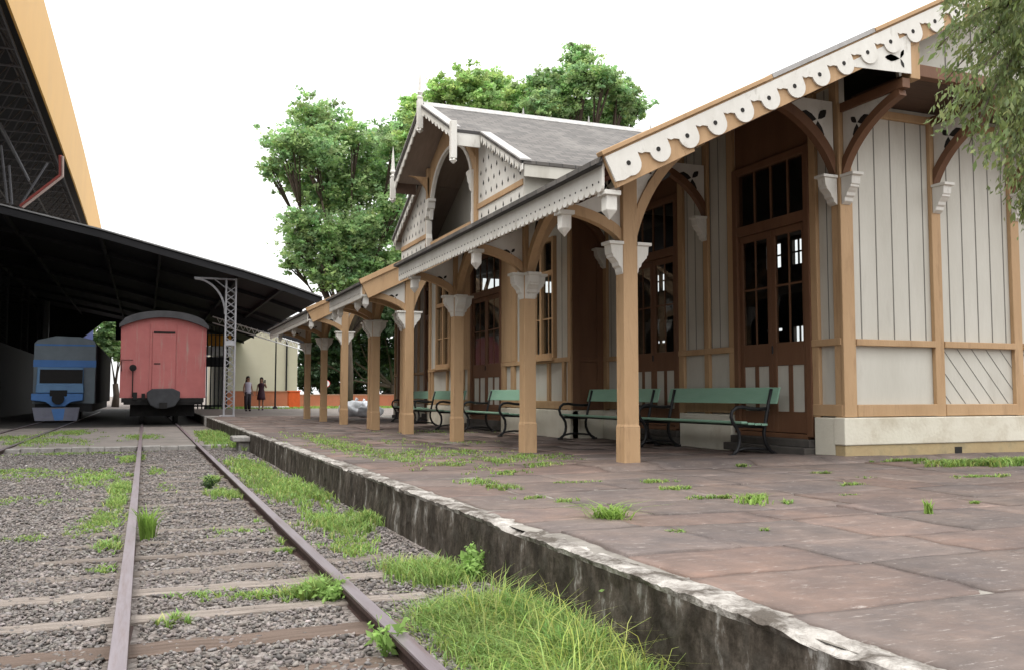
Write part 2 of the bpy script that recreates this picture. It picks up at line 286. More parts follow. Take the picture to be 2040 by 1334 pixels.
# ================================================================== PLATFORM
def platform_h(x,y):
    return .05*max(0,min(1,(x-3.9)/.8))*max(0,min(1,(10.4-y)/1.6))*max(0,min(1,(y-8.36)/.07))+.012*noise.noise((x*.6,y*.6,3))
def platform():
    V=[];Fq=[];T=[]; Ft=[]
    def slab(x0,x1,y0,y1):
        g=.004+random.random()*.005; j=lambda:random.uniform(-.022,.022)
        c=[(x0+g+j()*.6,y0+g+j()*.6),(x1-g+j()*.6,y0+g+j()*.6),(x1-g+j()*.6,y1-g+j()*.6),(x0+g+j()*.6,y1-g+j()*.6)]
        tilt=(random.uniform(-.006,.006),random.uniform(-.006,.006)); dz=random.uniform(-.006,.004)
        base=random.choice([(1,.95,.93),(1.02,.93,.90),(.96,.94,.94),(1.06,.93,.88),(.95,.93,.93),(1.03,.98,.95)]); k=random.uniform(.9,1.1)
        n=max(2,int(max(x1-x0,y1-y0)/(.07 if y0<7 else .14))) if y0<11 else 2; o=len(V); m=(n+1)
        for a in range(m):
            for b in range(m):
                u,v=a/n,b/n; e=min(u,1-u,v,1-v)
                p=[(c[0][q]*(1-u)+c[1][q]*u)*(1-v)+(c[3][q]*(1-u)+c[2][q]*u)*v for q in (0,1)]
                if e==0: p[0]+=.024*noise.noise((p[0]*6,p[1]*6,1)); p[1]+=.024*noise.noise((p[0]*6,p[1]*6,4))
                z=platform_h(*p)+dz+tilt[0]*(u-.5)+tilt[1]*(v-.5)+.003*noise.noise((p[0]*5,p[1]*5,2))-(.003 if e==0 else 0)
                V.append((p[0],p[1],z)); ed=1.0+(.9*max(0,noise.noise((p[0]*2.1,p[1]*2.1,8))+.05) if e<.07 else 0)+.16*noise.noise((p[0]*9,p[1]*9,6)); T.append(tuple(q*k*ed for q in base))
        for a in range(n):
            for b in range(n): Fq.append((o+a*m+b,o+(a+1)*m+b,o+(a+1)*m+b+1,o+a*m+b+1))
        ring=[o+a*m for a in range(m)]+[o+n*m+b for b in range(1,m)]+[o+a*m+n for a in range(n-1,-1,-1)]+[o+b for b in range(n-1,0,-1)]
        b0=len(V)
        for i in ring: x,y,z=V[i]; V.append((x,y,z-.05)); T.append(tuple(q*.85 for q in T[i]))
        for q in range(len(ring)): r=(q+1)%len(ring); Fq.append((ring[q],b0+q,b0+r,ring[r]))
    y=-2.0
    while y<34:
        d=random.uniform(.42,.85); x=2.17+random.uniform(-.03,.04); xe=13.5 if y<8.4 else 7.72
        while x<xe:
            l=random.uniform(.55,1.35); x2=min(x+l,xe)
            if xe-x2<.3: x2=xe
            slab(x,x2,y,y+d); x=x2
        y+=d
    m=bpy.data.materials.new('sandstone_flags'); m.use_nodes=True; nt=m.node_tree; L=nt.links.new; b=nt.nodes['Principled BSDF']; b.inputs['Roughness'].default_value=.82; b.inputs['Specular IOR Level'].default_value=.25
    tc=nd(nt,'ShaderNodeTexCoord'); 
    n=nd(nt,'ShaderNodeTexNoise'); n.inputs['Scale'].default_value=1.4; n.inputs['Detail'].default_value=9; n.inputs['Roughness'].default_value=.7; L(tc.outputs['Object'],n.inputs['Vector'])
    col=ramp(nt,n.outputs['Fac'],[(.28,(.090,.076,.070)),(.46,(.130,.107,.096)),(.6,(.162,.126,.108)),(.78,(.205,.143,.114))])
    mpp=nd(nt,'ShaderNodeMapping'); mpp.inputs['Scale'].default_value=(.55,2.2,1); L(tc.outputs['Object'],mpp.inputs[0]); n2=nd(nt,'ShaderNodeTexNoise'); n2.inputs['Scale'].default_value=3.2; n2.inputs['Detail'].default_value=10; n2.inputs['Roughness'].default_value=.78; L(mpp.outputs[0],n2.inputs['Vector'])
    f=ramp(nt,n2.outputs['Fac'],[(.54,(0,0,0)),(.76,(.75,.75,.75))]); mx=nd(nt,'ShaderNodeMix',data_type='RGBA'); L(f,mx.inputs[0]); L(col,mx.inputs[6]); mx.inputs[7].default_value=(.25,.215,.195,1)
    n4=nd(nt,'ShaderNodeTexNoise'); n4.inputs['Roughness'].default_value=.7; n4.inputs['Scale'].default_value=1.1; n4.inputs['Detail'].default_value=7; L(tc.outputs['Object'],n4.inputs['Vector'])
    f4=ramp(nt,n4.outputs['Fac'],[(.45,(0,0,0)),(.7,(.8,.8,.8))]); m4=nd(nt,'ShaderNodeMix',data_type='RGBA'); L(f4,m4.inputs[0]); L(mx.outputs[2],m4.inputs[6]); m4.inputs[7].default_value=(.085,.075,.075,1)
    a=nd(nt,'ShaderNodeAttribute',attribute_name='tone'); m2=nd(nt,'ShaderNodeMix',data_type='RGBA',blend_type='MULTIPLY'); m2.inputs[0].default_value=1; L(m4.outputs[2],m2.inputs[6]); L(a.outputs['Color'],m2.inputs[7])
    L(m2.outputs[2],b.inputs['Base Color'])
    n5=nd(nt,'ShaderNodeTexNoise'); n5.inputs['Scale'].default_value=14; n5.inputs['Detail'].default_value=6; n5.inputs['Roughness'].default_value=.8; L(mpp.outputs[0],n5.inputs['Vector']); f5=ramp(nt,n5.outputs['Fac'],[(.585,(0,0,0)),(.68,(.8,.8,.8))]); m5=nd(nt,'ShaderNodeMix',data_type='RGBA'); L(f5,m5.inputs[0]); L(m2.outputs[2],m5.inputs[6]); m5.inputs[7].default_value=(.36,.325,.30,1); L(m5.outputs[2],b.inputs['Base Color'])
    n3=nd(nt,'ShaderNodeTexNoise'); n3.inputs['Scale'].default_value=16; n3.inputs['Detail'].default_value=8; L(tc.outputs['Object'],n3.inputs['Vector']); bp=nd(nt,'ShaderNodeBump'); bp.inputs['Strength'].default_value=.55; bp.inputs['Distance'].default_value=.025; L(n3.outputs['Fac'],bp.inputs['Height']); L(bp.outputs[0],b.inputs['Normal'])
    me=npmesh('platform',np.array(V),[np.array(Fq)],np.array(T)); tag(link('platform',me,m),kind='structure')
    # mortar bed under the flags, and the plain far part
    mort=mat('mortar_bed',(.30,.28,.25),(.09,.078,.066),2.5,rough=.95,bump=.5,bscale=30)
    mb=MB(); xs=[2.05+.35*i for i in range(33)]; ys=[-6+.35*i for i in range(116)]; k=len(xs)
    mb.add([(x,y,platform_h(x,y)-.0095-.004*random.random()) for y in ys for x in xs],[(j*k+i,j*k+i+1,(j+1)*k+i+1,(j+1)*k+i) for j in range(len(ys)-1) for i in range(k-1)])
    tag(obj('platform_bed',mb,mort),kind='structure')
    mb=MB(); mb.box(2.06,30,34.02,52,-.6,-.004); mb.box(7.9,30,8.9,34,-.6,-.03); mb.box(13.2,30,-6,8.9,-.6,-.02); tag(obj('pavement',mb,PAVE),kind='structure')
platform()
def platform_wall():
    m=bpy.data.materials.new('stained_wall'); m.use_nodes=True; nt=m.node_tree; L=nt.links.new; b=nt.nodes['Principled BSDF']; b.inputs['Roughness'].default_value=.92; b.inputs['Specular IOR Level'].default_value=.15
    tc=nd(nt,'ShaderNodeTexCoord'); mp=nd(nt,'ShaderNodeMapping'); mp.inputs['Scale'].default_value=(1,2.0,.8); L(tc.outputs['Object'],mp.inputs[0])
    n=nd(nt,'ShaderNodeTexNoise'); n.inputs['Scale'].default_value=2.9; n.inputs['Detail'].default_value=10; n.inputs['Roughness'].default_value=.72; L(mp.outputs[0],n.inputs['Vector'])
    c=ramp(nt,n.outputs['Fac'],[(.30,(.018,.015,.012)),(.47,(.045,.037,.029)),(.57,(.095,.08,.065)),(.64,(.30,.29,.27)),(.74,(.45,.43,.41))])
    n2=nd(nt,'ShaderNodeTexNoise'); n2.inputs['Scale'].default_value=9; n2.inputs['Detail'].default_value=8; L(tc.outputs['Object'],n2.inputs['Vector']); f=ramp(nt,n2.outputs['Fac'],[(.5,(0,0,0)),(.7,(.7,.7,.7))])
    mx=nd(nt,'ShaderNodeMix',data_type='RGBA'); L(f,mx.inputs[0]); L(c,mx.inputs[6]); mx.inputs[7].default_value=(.075,.068,.058,1); L(mx.outputs[2],b.inputs['Base Color'])
    bp=nd(nt,'ShaderNodeBump'); bp.inputs['Strength'].default_value=.8; bp.inputs['Distance'].default_value=.03; L(n2.outputs['Fac'],bp.inputs['Height']); L(bp.outputs[0],b.inputs['Normal'])
    e=empty('platform_wall',(2,15,GZ),'low stained concrete wall holding up the platform edge beside the track','wall')
    ys=[-3+.035*i for i in range(440)]+[12.4+.2*i for i in range(190)]; zs=[-.5,-.4,-.34,-.28,-.22,-.16,-.11,-.07,-.03]
    mb=MB(); k=len(zs); vs=[]
    for y in ys:
        for z in zs: vs.append((2.0-.015*(z+.03)/-.47+.018*noise.noise((0,y*2.2,z*4))+.008*noise.noise((3,y*11,z*14)),y,z))
    mb.add(vs,[(j*k+i,j*k+i+1,(j+1)*k+i+1,(j+1)*k+i) for j in range(len(ys)-1) for i in range(k-1)]); obj('wall_face',mb,m,e,smooth=True)
    # rough crumbling coping
    cop=mat('crumbling_coping',(.50,.475,.44),(.20,.18,.16),11,rough=.95,bump=.8,bscale=45,dirt=(.085,.072,.06),dscale=3.6,dlo=.44,dhi=.58)
    mb=MB(); vs=[]; us=[0,.12,.3,.5,.7,.88,1]; k=len(us)+1
    for y in ys:
        wd=.17+.07*noise.noise((y*1.1,0,0))+.035*noise.noise((y*6,1,0)); nick=max(0,noise.noise((y*1.9,5,0))-.25)*.09
        vs.append((2.0+.018*noise.noise((0,y*2.2,-.12))+.008*noise.noise((3,y*11,-.42)),y,-.032))
        for u in us:
            z=-.004+.013*noise.noise((y*7,u*3,0))+.008*noise.noise((y*19,u*6,3))-.012*(u**3)-nick*(1-u)
            if u==0: z-=.008
            vs.append((1.992+wd*u+nick*.5*(1-u)+.007*noise.noise((y*13,2,u*2)),y,z+ .006))
    mb.add(vs,[(j*k+i,j*k+i+1,(j+1)*k+i+1,(j+1)*k+i) for j in range(len(ys)-1) for i in range(k-1)]); obj('coping',mb,cop,e)
    mb=MB(); mb.box(1.93,2.4,33.2,33.7,-.5,.03); obj('end_block',mb,CONC,e,bevel=.02)
platform_wall()
# concrete block beside the wall
mb=MB(); mb.box(1.78,2.0,19.2,19.75,-.6,-.17); mb.box(1.66,2.0,19.1,19.85,-.17,-.07)
tag(obj('concrete_block',mb,CONC,bevel=.02),'small whitewashed concrete block with a cap against the platform wall','block')
# ================================================================== STATION BUILDING
XW,YW=7.75,8.6        # front wall plane, near end wall plane
XC=7.1                # central block front
YC=19.15              # centre line of the gable
Y0c,Y1c=14.72,23.58
SLOPE=.507; XE=4.0; ZE=3.05
XR=11.6
B=empty('station_building',(8,19,0),'cream and tan timber railway station with carved bargeboards and a long canopy','building')
def roofz(x): return ZE+SLOPE*(x-XE)
def uvmesh(o,f):
    me=o.data; uv=me.uv_layers.new(name='UVMap')
    for l in me.loops: uv.data[l.index].uv=f(me.vertices[l.vertex_index].co)
# --- main roofs
def main_roof(y0,y1,xe):
    ze=roofz(xe)
    mb=MB(); t=.05; mb.prism([(xe-.10,ze-.05),(XR,roofz(XR)),(15.75,roofz(2*XR-15.75)),(15.75,roofz(2*XR-15.75)-t),(XR,roofz(XR)-t),(xe-.10,ze-.05-t)],'y',y0,y1)
    o=obj('roof',mb,SLATE,B); uvmesh(o,lambda c:(c.y,math.hypot(c.x-XE,c.z-ZE)))
    mb=MB(); mb.box(xe-.085,xe-.016,y0+.01,y1-.01,ze-.10,ze-.052); obj('gutter',mb,SLED,o)
    mb=MB(); s=.06; mb.prism([(xe+.03,ze-.06),(XR,roofz(XR)-.09),(15.7,roofz(2*XR-15.7)-.09),(15.7,roofz(2*XR-15.7)-.12),(XR,roofz(XR)-.13),(xe+.03,ze-.10)],'y',y0+.05,y1-.03)
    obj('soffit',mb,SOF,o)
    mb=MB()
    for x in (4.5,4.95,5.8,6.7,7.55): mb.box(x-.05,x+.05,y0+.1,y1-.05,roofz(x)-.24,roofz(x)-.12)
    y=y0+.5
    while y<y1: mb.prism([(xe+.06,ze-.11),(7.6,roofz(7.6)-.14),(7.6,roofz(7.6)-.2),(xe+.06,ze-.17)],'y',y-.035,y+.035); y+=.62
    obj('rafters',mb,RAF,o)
    return o
YV=7.57
R1=main_roof(YV,15.12,4.0); R3=main_roof(23.75,31.4,3.87)
def small_roof():
    mb=MB(); xe=3.87; ze=roofz(xe); mb.prism([(xe-.1,ze-.05),(6.25,roofz(6.25)),(6.25,roofz(6.25)-.05),(xe-.1,ze-.10)],'y',17.4,20.75)
    o=obj('roof',mb,SLATE,B); uvmesh(o,lambda c:(c.y,c.x*1.12))
    mb=MB(); mb.prism([(xe+.03,ze-.06),(7.05,roofz(7.05)-.08),(7.05,roofz(7.05)-.12),(xe+.03,ze-.10)],'y',17.45,20.7); obj('soffit',mb,SOF,o)
    mb=MB(); mb.box(xe-.085,xe-.016,17.41,20.74,ze-.10,ze-.052); obj('gutter',mb,SLED,o)
    return o
R2=small_roof()
# --- eave fascias with scalloped edge
def fascia(x,y0,y1,par):
    zt=roofz(x)-.055; mb=MB(); n=int((y1-y0)/.125); p=(y1-y0)/n; zb=zt-.235
    for i in range(n):
        a=y0+i*p; lo=[(a+p*.5+p*.5*math.cos(PI*(1-k/6)),zb-.055*math.sin(PI*k/6)) for k in range(7)]; up=[(q[0],zt) for q in lo]
        mb.strip(lo,up,'x',x-.014,x+.014)
    o=obj('eave_fascia',mb,WHT,par)
    mb=MB()
    for i in range(0,n,1): mb.disc((y0+(i+.5)*p,zb+.045),.011,'x',(x-.018,x-.013),6)
    obj('punched_holes',mb,DARK,par); return o
fascia(4.0,YV+.03,15.1,R1); fascia(3.87,23.8,31.38,R3); fascia(3.87,17.46,20.72,R2)
# --- near verge: tan bargeboard + white scalloped board
def verge_pt(s,d,x0=XE-.03):
    c=math.cos(math.atan(SLOPE)); sn=math.sin(math.atan(SLOPE)); return (x0+s*c+d*sn, roofz(x0)+s*sn-d*c)
def scallop(y,s0,s1,period,mi_mb,top=.02,strip=.135,rad=.120,cd=.176):
    mb=mi_mb; n=int(round((s1-s0)/period)); p=(s1-s0)/n
    for i in range(n):
        a=s0+i*p; c=a+p*.56; lo=[(a,strip),(a+p*.10,strip),(c-rad,cd-.015)]
        lo+=[(c-rad*math.cos(PI*k/10),cd+rad*math.sin(PI*k/10)) for k in range(11)]
        lo+=[(c+rad+.001,strip-.03),(a+p,strip)]
        lo=[(max(a,min(a+p,u)),v) for u,v in lo]
        mb.strip([verge_pt(u,v) for u,v in lo],[verge_pt(u,top) for u,_ in lo],'y',y-.022,y)
    return n,p
mb=MB(); SL=(18.0-XE)/math.cos(math.atan(SLOPE))
Lr=(XR-XE+.03)/math.cos(math.atan(SLOPE))
def slabverge(mb,s0,s1,d0,d1,y0,y1): mb.prism([verge_pt(s0,d0),verge_pt(s1,d0),verge_pt(s1,d1),verge_pt(s0,d1)],'y',y0,y1)
slabverge(mb,.0,.86,.0,.335,YV-.03,YV+.02); slabverge(mb,.86,Lr,.0,.30,YV-.03,YV+.02); slabverge(mb,.86,.98,.3,.335,YV-.03,YV+.02)
vb=obj('bargeboard',mb,TAN,R1,bevel=.004)
mb=MB(); n,p=scallop(YV-.032,0.02,.02+.37*21,.37,mb); mb.strip([verge_pt(-.0,.275),verge_pt(.10,.295),verge_pt(.21,.28)],[verge_pt(-.0,.02),verge_pt(.10,.02),verge_pt(.21,.02)],'y',YV-.0535,YV-.0305); obj('scalloped_trim',mb,WHT,vb)
mb=MB()
for i in range(n):
    c=verge_pt(i*p+p*.56,.165); mb.disc(c,.024,'y',(YV-.0575,YV-.0535),10)
obj('punched_holes',mb,DARK,vb)
mb=MB(); slabverge(mb,-.02,2.2,-.045,.0,YV-.065,YV+.05); obj('verge_moulding',mb,TAN,vb,bevel=.006)
mb=MB(); slabverge(mb,2.21,3.75,-.05,-.002,YV-.06,YV+.05); obj('lead_capping',mb,LEAD,vb)
mb=MB(); slabverge(mb,3.76,Lr,-.045,.0,YV-.065,YV+.05); obj('verge_moulding',mb,TAN,vb,bevel=.006)
# plain tan verges of the farther canopies
for y,par in ((17.44,R2),(23.78,R3)):
    mb=MB(); 
    def vp(s,d): 
        c=math.cos(math.atan(SLOPE)); sn=math.sin(math.atan(SLOPE)); x0=3.83; return (x0+s*c+d*sn,roofz(x0)+s*sn-d*c)
    mb.prism([vp(0,.0),vp(2.6,.0),vp(2.6,.36),vp(0,.36)],'y',y-.06,y-.02); mb.prism([vp(-.02,-.045),vp(2.6,-.045),vp(2.6,.05),vp(-.02,.05)],'y',y-.1,y-.06)
    obj('bargeboard',mb,TAN,par,bevel=.004)
# --- jettied gable end
mb=MB(); 
def gable_poly(x0,x1,zb,off): return [(x0,zb),(x1,zb)]+([(x1,roofz(x1)-off)] if x1<=XR else [(x1,roofz(2*XR-x1)-off),(XR,roofz(XR)-off)])+[(x0,roofz(x0)-off)]
mb.prism(gable_poly(8.0,15.2,4.42,.10),'y',YV+.30,YV+.35); g=obj('gable_wall',mb,BRD,B)
mb=MB(); x=8.3
while x<15.1:
    mb.box(x-.008,x+.008,YV+.295,YV+.299,4.52,roofz(min(x,2*XR-x))-.12); x+=.42
obj('board_joints',mb,GRV,g)
mb=MB(); mb.box(7.95,15.4,YV+.03,YV+.14,4.36,4.50); obj('jetty_beam',mb,BRN,g,bevel=.006); mb=MB(); mb.box(7.95,15.2,YV+.14,YW,4.36,4.42); obj('jetty_soffit',mb,SOF,g)
mb=MB(); mb.box(7.845,7.985,YV-.02,YV+.12,4.30,roofz(7.9)-.02); obj('jetty_post',mb,TAN,g,bevel=.006)
def trefoil(c,s,rot=0,sq=1):
    out=[]
    for k in range(3):
        a0=rot+k*2*PI/3
        for dr,da in ((.18,-.55),(.55,-.38),(.8,-.2),(1.0,0),(.8,.2),(.55,.38)): out.append((c[0]+s*dr*math.cos(a0+da),c[1]+s*dr*math.sin(a0+da)*sq))
    return out
mb=MB(); mb.prism([(6.86,4.30),(7.84,4.80),(7.84,4.34)],'y',YV-.035,YV-.031); mb.prism([(6.93,4.33),(7.84,4.78),(7.84,4.35)],'y',YV-.031,YV+.0); tri=obj('fretwork_panel',mb,WHT,g,bevel=.004)
mb=MB(); 
for a,l in ((PI+.06,.22),(PI/2-.45,.12),(-PI/2+.5,.11)):
    mb.prism([(7.68+l*(u*math.cos(a)-v*math.sin(a)),4.49+l*(u*math.sin(a)+v*math.cos(a))) for u,v in ((.05,0),(.3,.11),(.6,.18),(.85,.1),(1,0),(.85,-.1),(.6,-.18),(.3,-.11))],'y',YV-.039,YV-.0355); obj('trefoil',mb,DARK,tri)
# --- timber-framed walls
def wall_front(X,openings,y0,y1,zt,posts,label=None,rail=True,th=.1):
    "white boards between openings on plane X facing -X, plus tan frame"
    w=MB(); f=MB(); y=y0
    ops=sorted(openings)
    for a,b in ops+[(y1,y1)]:
        if a>y: w.box(X+.02,X+th,y,a,.5,zt)
        y=b
    o=obj('wall',w,BRD,B)
    for a,b,z0,z1 in posts: f.box(X-.035,X+.019,a,b,z0,z1)
    segs=[];y=y0
    for a,b in ops+[(y1,y1)]:
        if a>y+.02: segs.append((y,a))
        y=b
    for a,b in segs:
        f.box(X-.045,X+.018,a+.001,b-.001,1.37,1.455); f.box(X-.042,X+.017,a+.001,b-.001,.52,.66); f.box(X-.03,X+.016,a+.001,b-.001,zt-.14,zt)
    obj('timber_frame',f,TAN,o,bevel=.006)
    j=MB(); 
    for a,b in segs:
        k=max(1,round((b-a)/.22)); 
        for i in range(1,k): yy=a+(b-a)*i/k; j.box(X+.015,X+.0185,yy-.006,yy+.006,1.46,zt-.15)
    obj('board_joints',j,GRV,o)
    return o
def door(X,a,b,zt=3.95,head=2.98,z0=.25):
    "glazed double door on plane X between y=a..b"
    f=MB(); e=.1; m=(a+b)/2
    f.box(X-.05,X+.07,a,a+e,z0,zt); f.box(X-.05,X+.07,b-e,b,z0,zt); f.box(X-.045,X+.065,a+e,b-e,head,head+.14); f.box(X-.045,X+.065,a+e,b-e,zt-.1,zt); f.box(X-.046,X+.064,a+e,b-e,z0-.03,z0+.03)
    o=obj('door',f,BRN,B,bevel=.006)
    for l,r in ((a+e,m),(m,b-e)):
        d=MB(); s=.085
        d.box(X-.01,X+.04,l+.004,l+s,z0+.04,head-.005); d.box(X-.01,X+.04,r-s,r-.004,z0+.04,head-.005); d.box(X-.008,X+.038,l+s,r-s,z0+.04,.56); d.box(X-.008,X+.038,l+s,r-s,1.16,1.46); d.box(X-.008,X+.038,l+s,r-s,head-.1,head-.005)
        mm=(l+r)/2; d.box(X-.006,X+.036,mm-.04,mm+.04,.56,1.16)
        lf=obj('door_leaf',d,BRN,o,bevel=.005)
        g=MB(); g.box(X+.008,X+.012,l+s,r-s,1.46,head-.1); obj('glass_pane',g,GLASS,lf)
        q=MB(); q.box(X+.002,X+.022,mm-.012,mm+.012,1.46,head-.1); q.box(X+.003,X+.021,l+s,r-s,2.2,2.225); obj('glazing_bars',q,BRN,lf)
        pn=MB(); pn.box(X+.006,X+.03,l+s,mm-.04,.56,1.16); pn.box(X+.006,X+.03,mm+.04,r-s,.56,1.16); obj('kick_panel',pn,BRD,lf)
    h=MB(); h.tube([(X-.05,m-.05,1.32),(X-.05,m-.05,1.42)],.012,6); obj('handle',h,IRON,o)
    g=MB(); g.box(X+.008,X+.012,a+e,b-e,head+.14,zt-.1); obj('glass_pane',g,GLASS,o)
    q=MB()
    for k in range(1,4): y=a+e+(b-a-2*e)*k/4; q.box(X+.0,X+.03,y-.015,y+.015,head+.14,zt-.1)
    obj('glazing_bars',q,BRN,o)
    s=MB(); s.box(X-.22,X+.0,a-.05,b+.05,.02,.12); s.box(X-.12,X+.0,a-.02,b+.02,.12,.22); obj('threshold',s,mat_step,o,bevel=.01)
    return o
mat_step=mat('dark_step',(.10,.09,.08),(.06,.055,.05),5,rough=.9)
def window(X,a,b,z0=1.46,z1=3.75,bar=3.02):
    f=MB(); e=.075
    f.box(X-.06,X+.05,a,a+e,z0,z1); f.box(X-.06,X+.05,b-e,b,z0,z1); f.box(X-.055,X+.045,a+e,b-e,z1-e,z1); f.box(X-.075,X+.045,a+e,b-e,z0,z0+.09); f.box(X-.058,X+.044,a+e,b-e,bar,bar+.1); m=(a+b)/2; f.box(X-.056,X+.043,m-.045,m+.045,z0+.09,z1-e)
    o=obj('window',f,TAN,B,bevel=.006)
    g=MB(); g.box(X+.0,X+.004,a+e,m-.045,z0+.09,z1-e); g.box(X+.0,X+.004,m+.045,b-e,z0+.09,z1-e); obj('glass_pane',g,GLASS,o)
    q=MB()
    for l,r in ((a+e,m-.045),(m+.045,b-e)):
        q.box(X-.012,X+.012,(l+r)/2-.012,(l+r)/2+.012,z0+.09,bar); q.box(X-.011,X+.011,l,r,2.2,2.225)
    obj('glazing_bars',q,TAN,o); s=MB(); s.box(X-.11,X-.0,a-.04,b+.04,z0-.05,z0); obj('sill',s,TAN,o,bevel=.006)
# section 1 front wall and its mirror (section 3)
def mir(y): return 2*YC-y
D1=(9.12,10.72); D2=(12.18,13.78)
posts1=[(8.6,8.72,.5,4.6),(9.0,9.119,.5,4.6),(10.721,10.86,.5,4.6),(11.36,11.48,.5,4.6),(12.04,12.179,.5,4.6),(13.781,13.9,.5,4.6),(14.57,14.71,.5,4.6)]
wall_front(XW,[D1,D2],YW+.0,Y0c,4.7,posts1)
door(XW,*D1); door(XW,*D2)
wall_front(XW,[tuple(sorted(map(mir,D1))),tuple(sorted(map(mir,D2)))],Y1c,mir(YW),4.7,[(mir(b),mir(a),c,d) for a,b,c,d in posts1])
door(XW,mir(D1[1]),mir(D1[0])); door(XW,mir(D2[1]),mir(D2[0]))
# over-door fillers
for a,b in (D1,D2,(mir(D1[1]),mir(D1[0])),(mir(D2[1]),mir(D2[0]))): mb=MB(); mb.box(XW+.02,XW+.1,a,b,3.95,4.7); obj('overdoor_panel',mb,BRN,B)
# central block
W1=(15.42,16.62); D3=(18.15,20.15); W2=tuple(sorted(map(mir,W1)))
pc=[(Y0c,Y0c+.13,.5,4.3),(15.0,15.1,.5,1.37),(16.95,17.07,.5,4.3),(17.35,17.42,1.46,4.3),(17.42,18.149,1.46,4.3),(17.42,17.62,.5,1.37),(17.95,18.149,.5,1.37)]
pc+= [(mir(b),mir(a),c,d) for a,b,c,d in pc]
wc=wall_front(XC,[W1,D3,W2],Y0c,Y1c,4.4,pc)
window(XC,*W1); window(XC,*W2); door(XC,*D3)
mb=MB(); f=MB()
for a,b in (W1,W2): 
    mb.box(XC+.02,XC+.1,a,b,.5,1.45); mb.box(XC+.02,XC+.1,a,b,3.75,4.4); f.box(XC-.045,XC+.0185,a+.001,b-.001,1.37,1.41); f.box(XC-.042,XC+.0185,a+.001,b-.001,.52,.66); f.box(XC-.035,XC+.0182,(a+b)/2-.05-.3,(a+b)/2+.05-.3,.661,1.369)
mb.box(XC+.02,XC+.1,*D3,3.95,4.4); obj('wall',mb,BRD,wc); obj('timber_frame',f,TAN,wc,bevel=.005)
# returns of the central block (facing the camera and away)
for y,s in ((Y0c,1),(Y1c,-1)):
    mb=MB(); a,b=sorted((y+s*.002,y+s*.1)); mb.box(XC+.1,XW+.019,a,b,.5,4.4); o=obj('wall',mb,BRN,B)
    f=MB(); a,b=sorted((y-s*.03,y+s*.001)); f.box(XC+.0,XC+.14,a,b,.5,4.4); f.box(XW-.16,XW-.04,a,b,.5,4.4); f.box(XC+.14,XW-.16,a,b,1.37,1.455); f.box(XC+.14,XW-.16,a,b,.52,.66); obj('timber_frame',f,BRN,o,bevel=.005)
    a,b=sorted((y-s*.05,y+s*.1)); p=MB(); p.box(XC-.02,XW+.0,a,b,-.1,.5); obj('plinth',p,CRM,B)
# plinths
def plinth(X,y0,y1,ops):
    mb=MB(); y=y0
    for a,b in sorted(ops)+[(y1,y1)]:
        if a-.06>y: mb.box(X-.07,X+.1,y,a-.06,-.1,.5)
        y=b+.06
    y=y0; mb.box(X-.045,X+.1,y0,y1,-.1,.02)
    obj('plinth',mb,CRM,B,bevel=.012)
plinth(XW,YW-.04,Y0c,[D1,D2]); plinth(XC,Y0c-.05,Y1c+.05,[D3]); plinth(XW,Y1c,mir(YW),[(mir(D1[1]),mir(D1[0])),(mir(D2[1]),mir(D2[0]))])
# near end wall, facing the camera
mb=MB(); mb.box(XW+.02,15.4,YW+.02,YW+.1,.5,4.36); ew=obj('wall',mb,BRD,B)
mb=MB(); ex=[XW-.035,XW+1.42,XW+2.8,XW+4.2,XW+5.6,15.25]
for i,x in enumerate(ex): mb.box(x,x+(.19 if i==0 else .15),YW-.04,YW+.019,.51,4.30)
for a,b in zip(ex[:-1],ex[1:]):
    a+=.15 if a>XW else .19; mb.box(a+.001,b-.001,YW-.055,YW+.018,1.365,1.445); mb.box(a+.001,b-.001,YW-.05,YW+.017,.515,.66); mb.box(a+.001,b-.001,YW-.03,YW+.016,4.2,4.30)
obj('timber_frame',mb,TAN,ew,bevel=.007)
mb=MB()
for n,(a,b) in enumerate(zip(ex[:-1],ex[1:])):
    a+=.17; k=5
    for i in range(1,k+1):
        x=a+(b-a)*(i-.35)/k; mb.box(x-.0065,x+.0065,YW+.0145,YW+.0185,1.45,4.2)
    if n>=1:
        for i in range(-3,6):
            x0=a+i*.25; q=[(x0,1.36),(x0+.62,.665)]
            if x0<a: q[0]=(a,1.36-(a-x0)*1.12)
            if x0+.62>b: t=(b-x0)/.62; q[1]=(b,1.36-.695*t)
            if q[0][0]<q[1][0] and q[0][1]>.68: mb.prism([q[0],(q[0][0]+.008,q[0][1]),(q[1][0]+.008,q[1][1]),q[1]],'y',YW+.0146,YW+.0186)
obj('board_joints',mb,GRV,ew)
mb=MB(); mb.box(XW-.09,15.6,YW-.09,YW+.1,.18,.505); obj('plinth',mb,CRM,B,bevel=.012)
mb=MB(); mb.box(XW-.075,15.6,YW-.075,YW+.1,-.3,.18); pl=obj('plinth',mb,DRT,B,bevel=.012)
mb=MB(); mb.box(9.4,9.52,YW-.079,YW-.0755,.05,.13); obj('vent_hole',mb,DARK,pl)
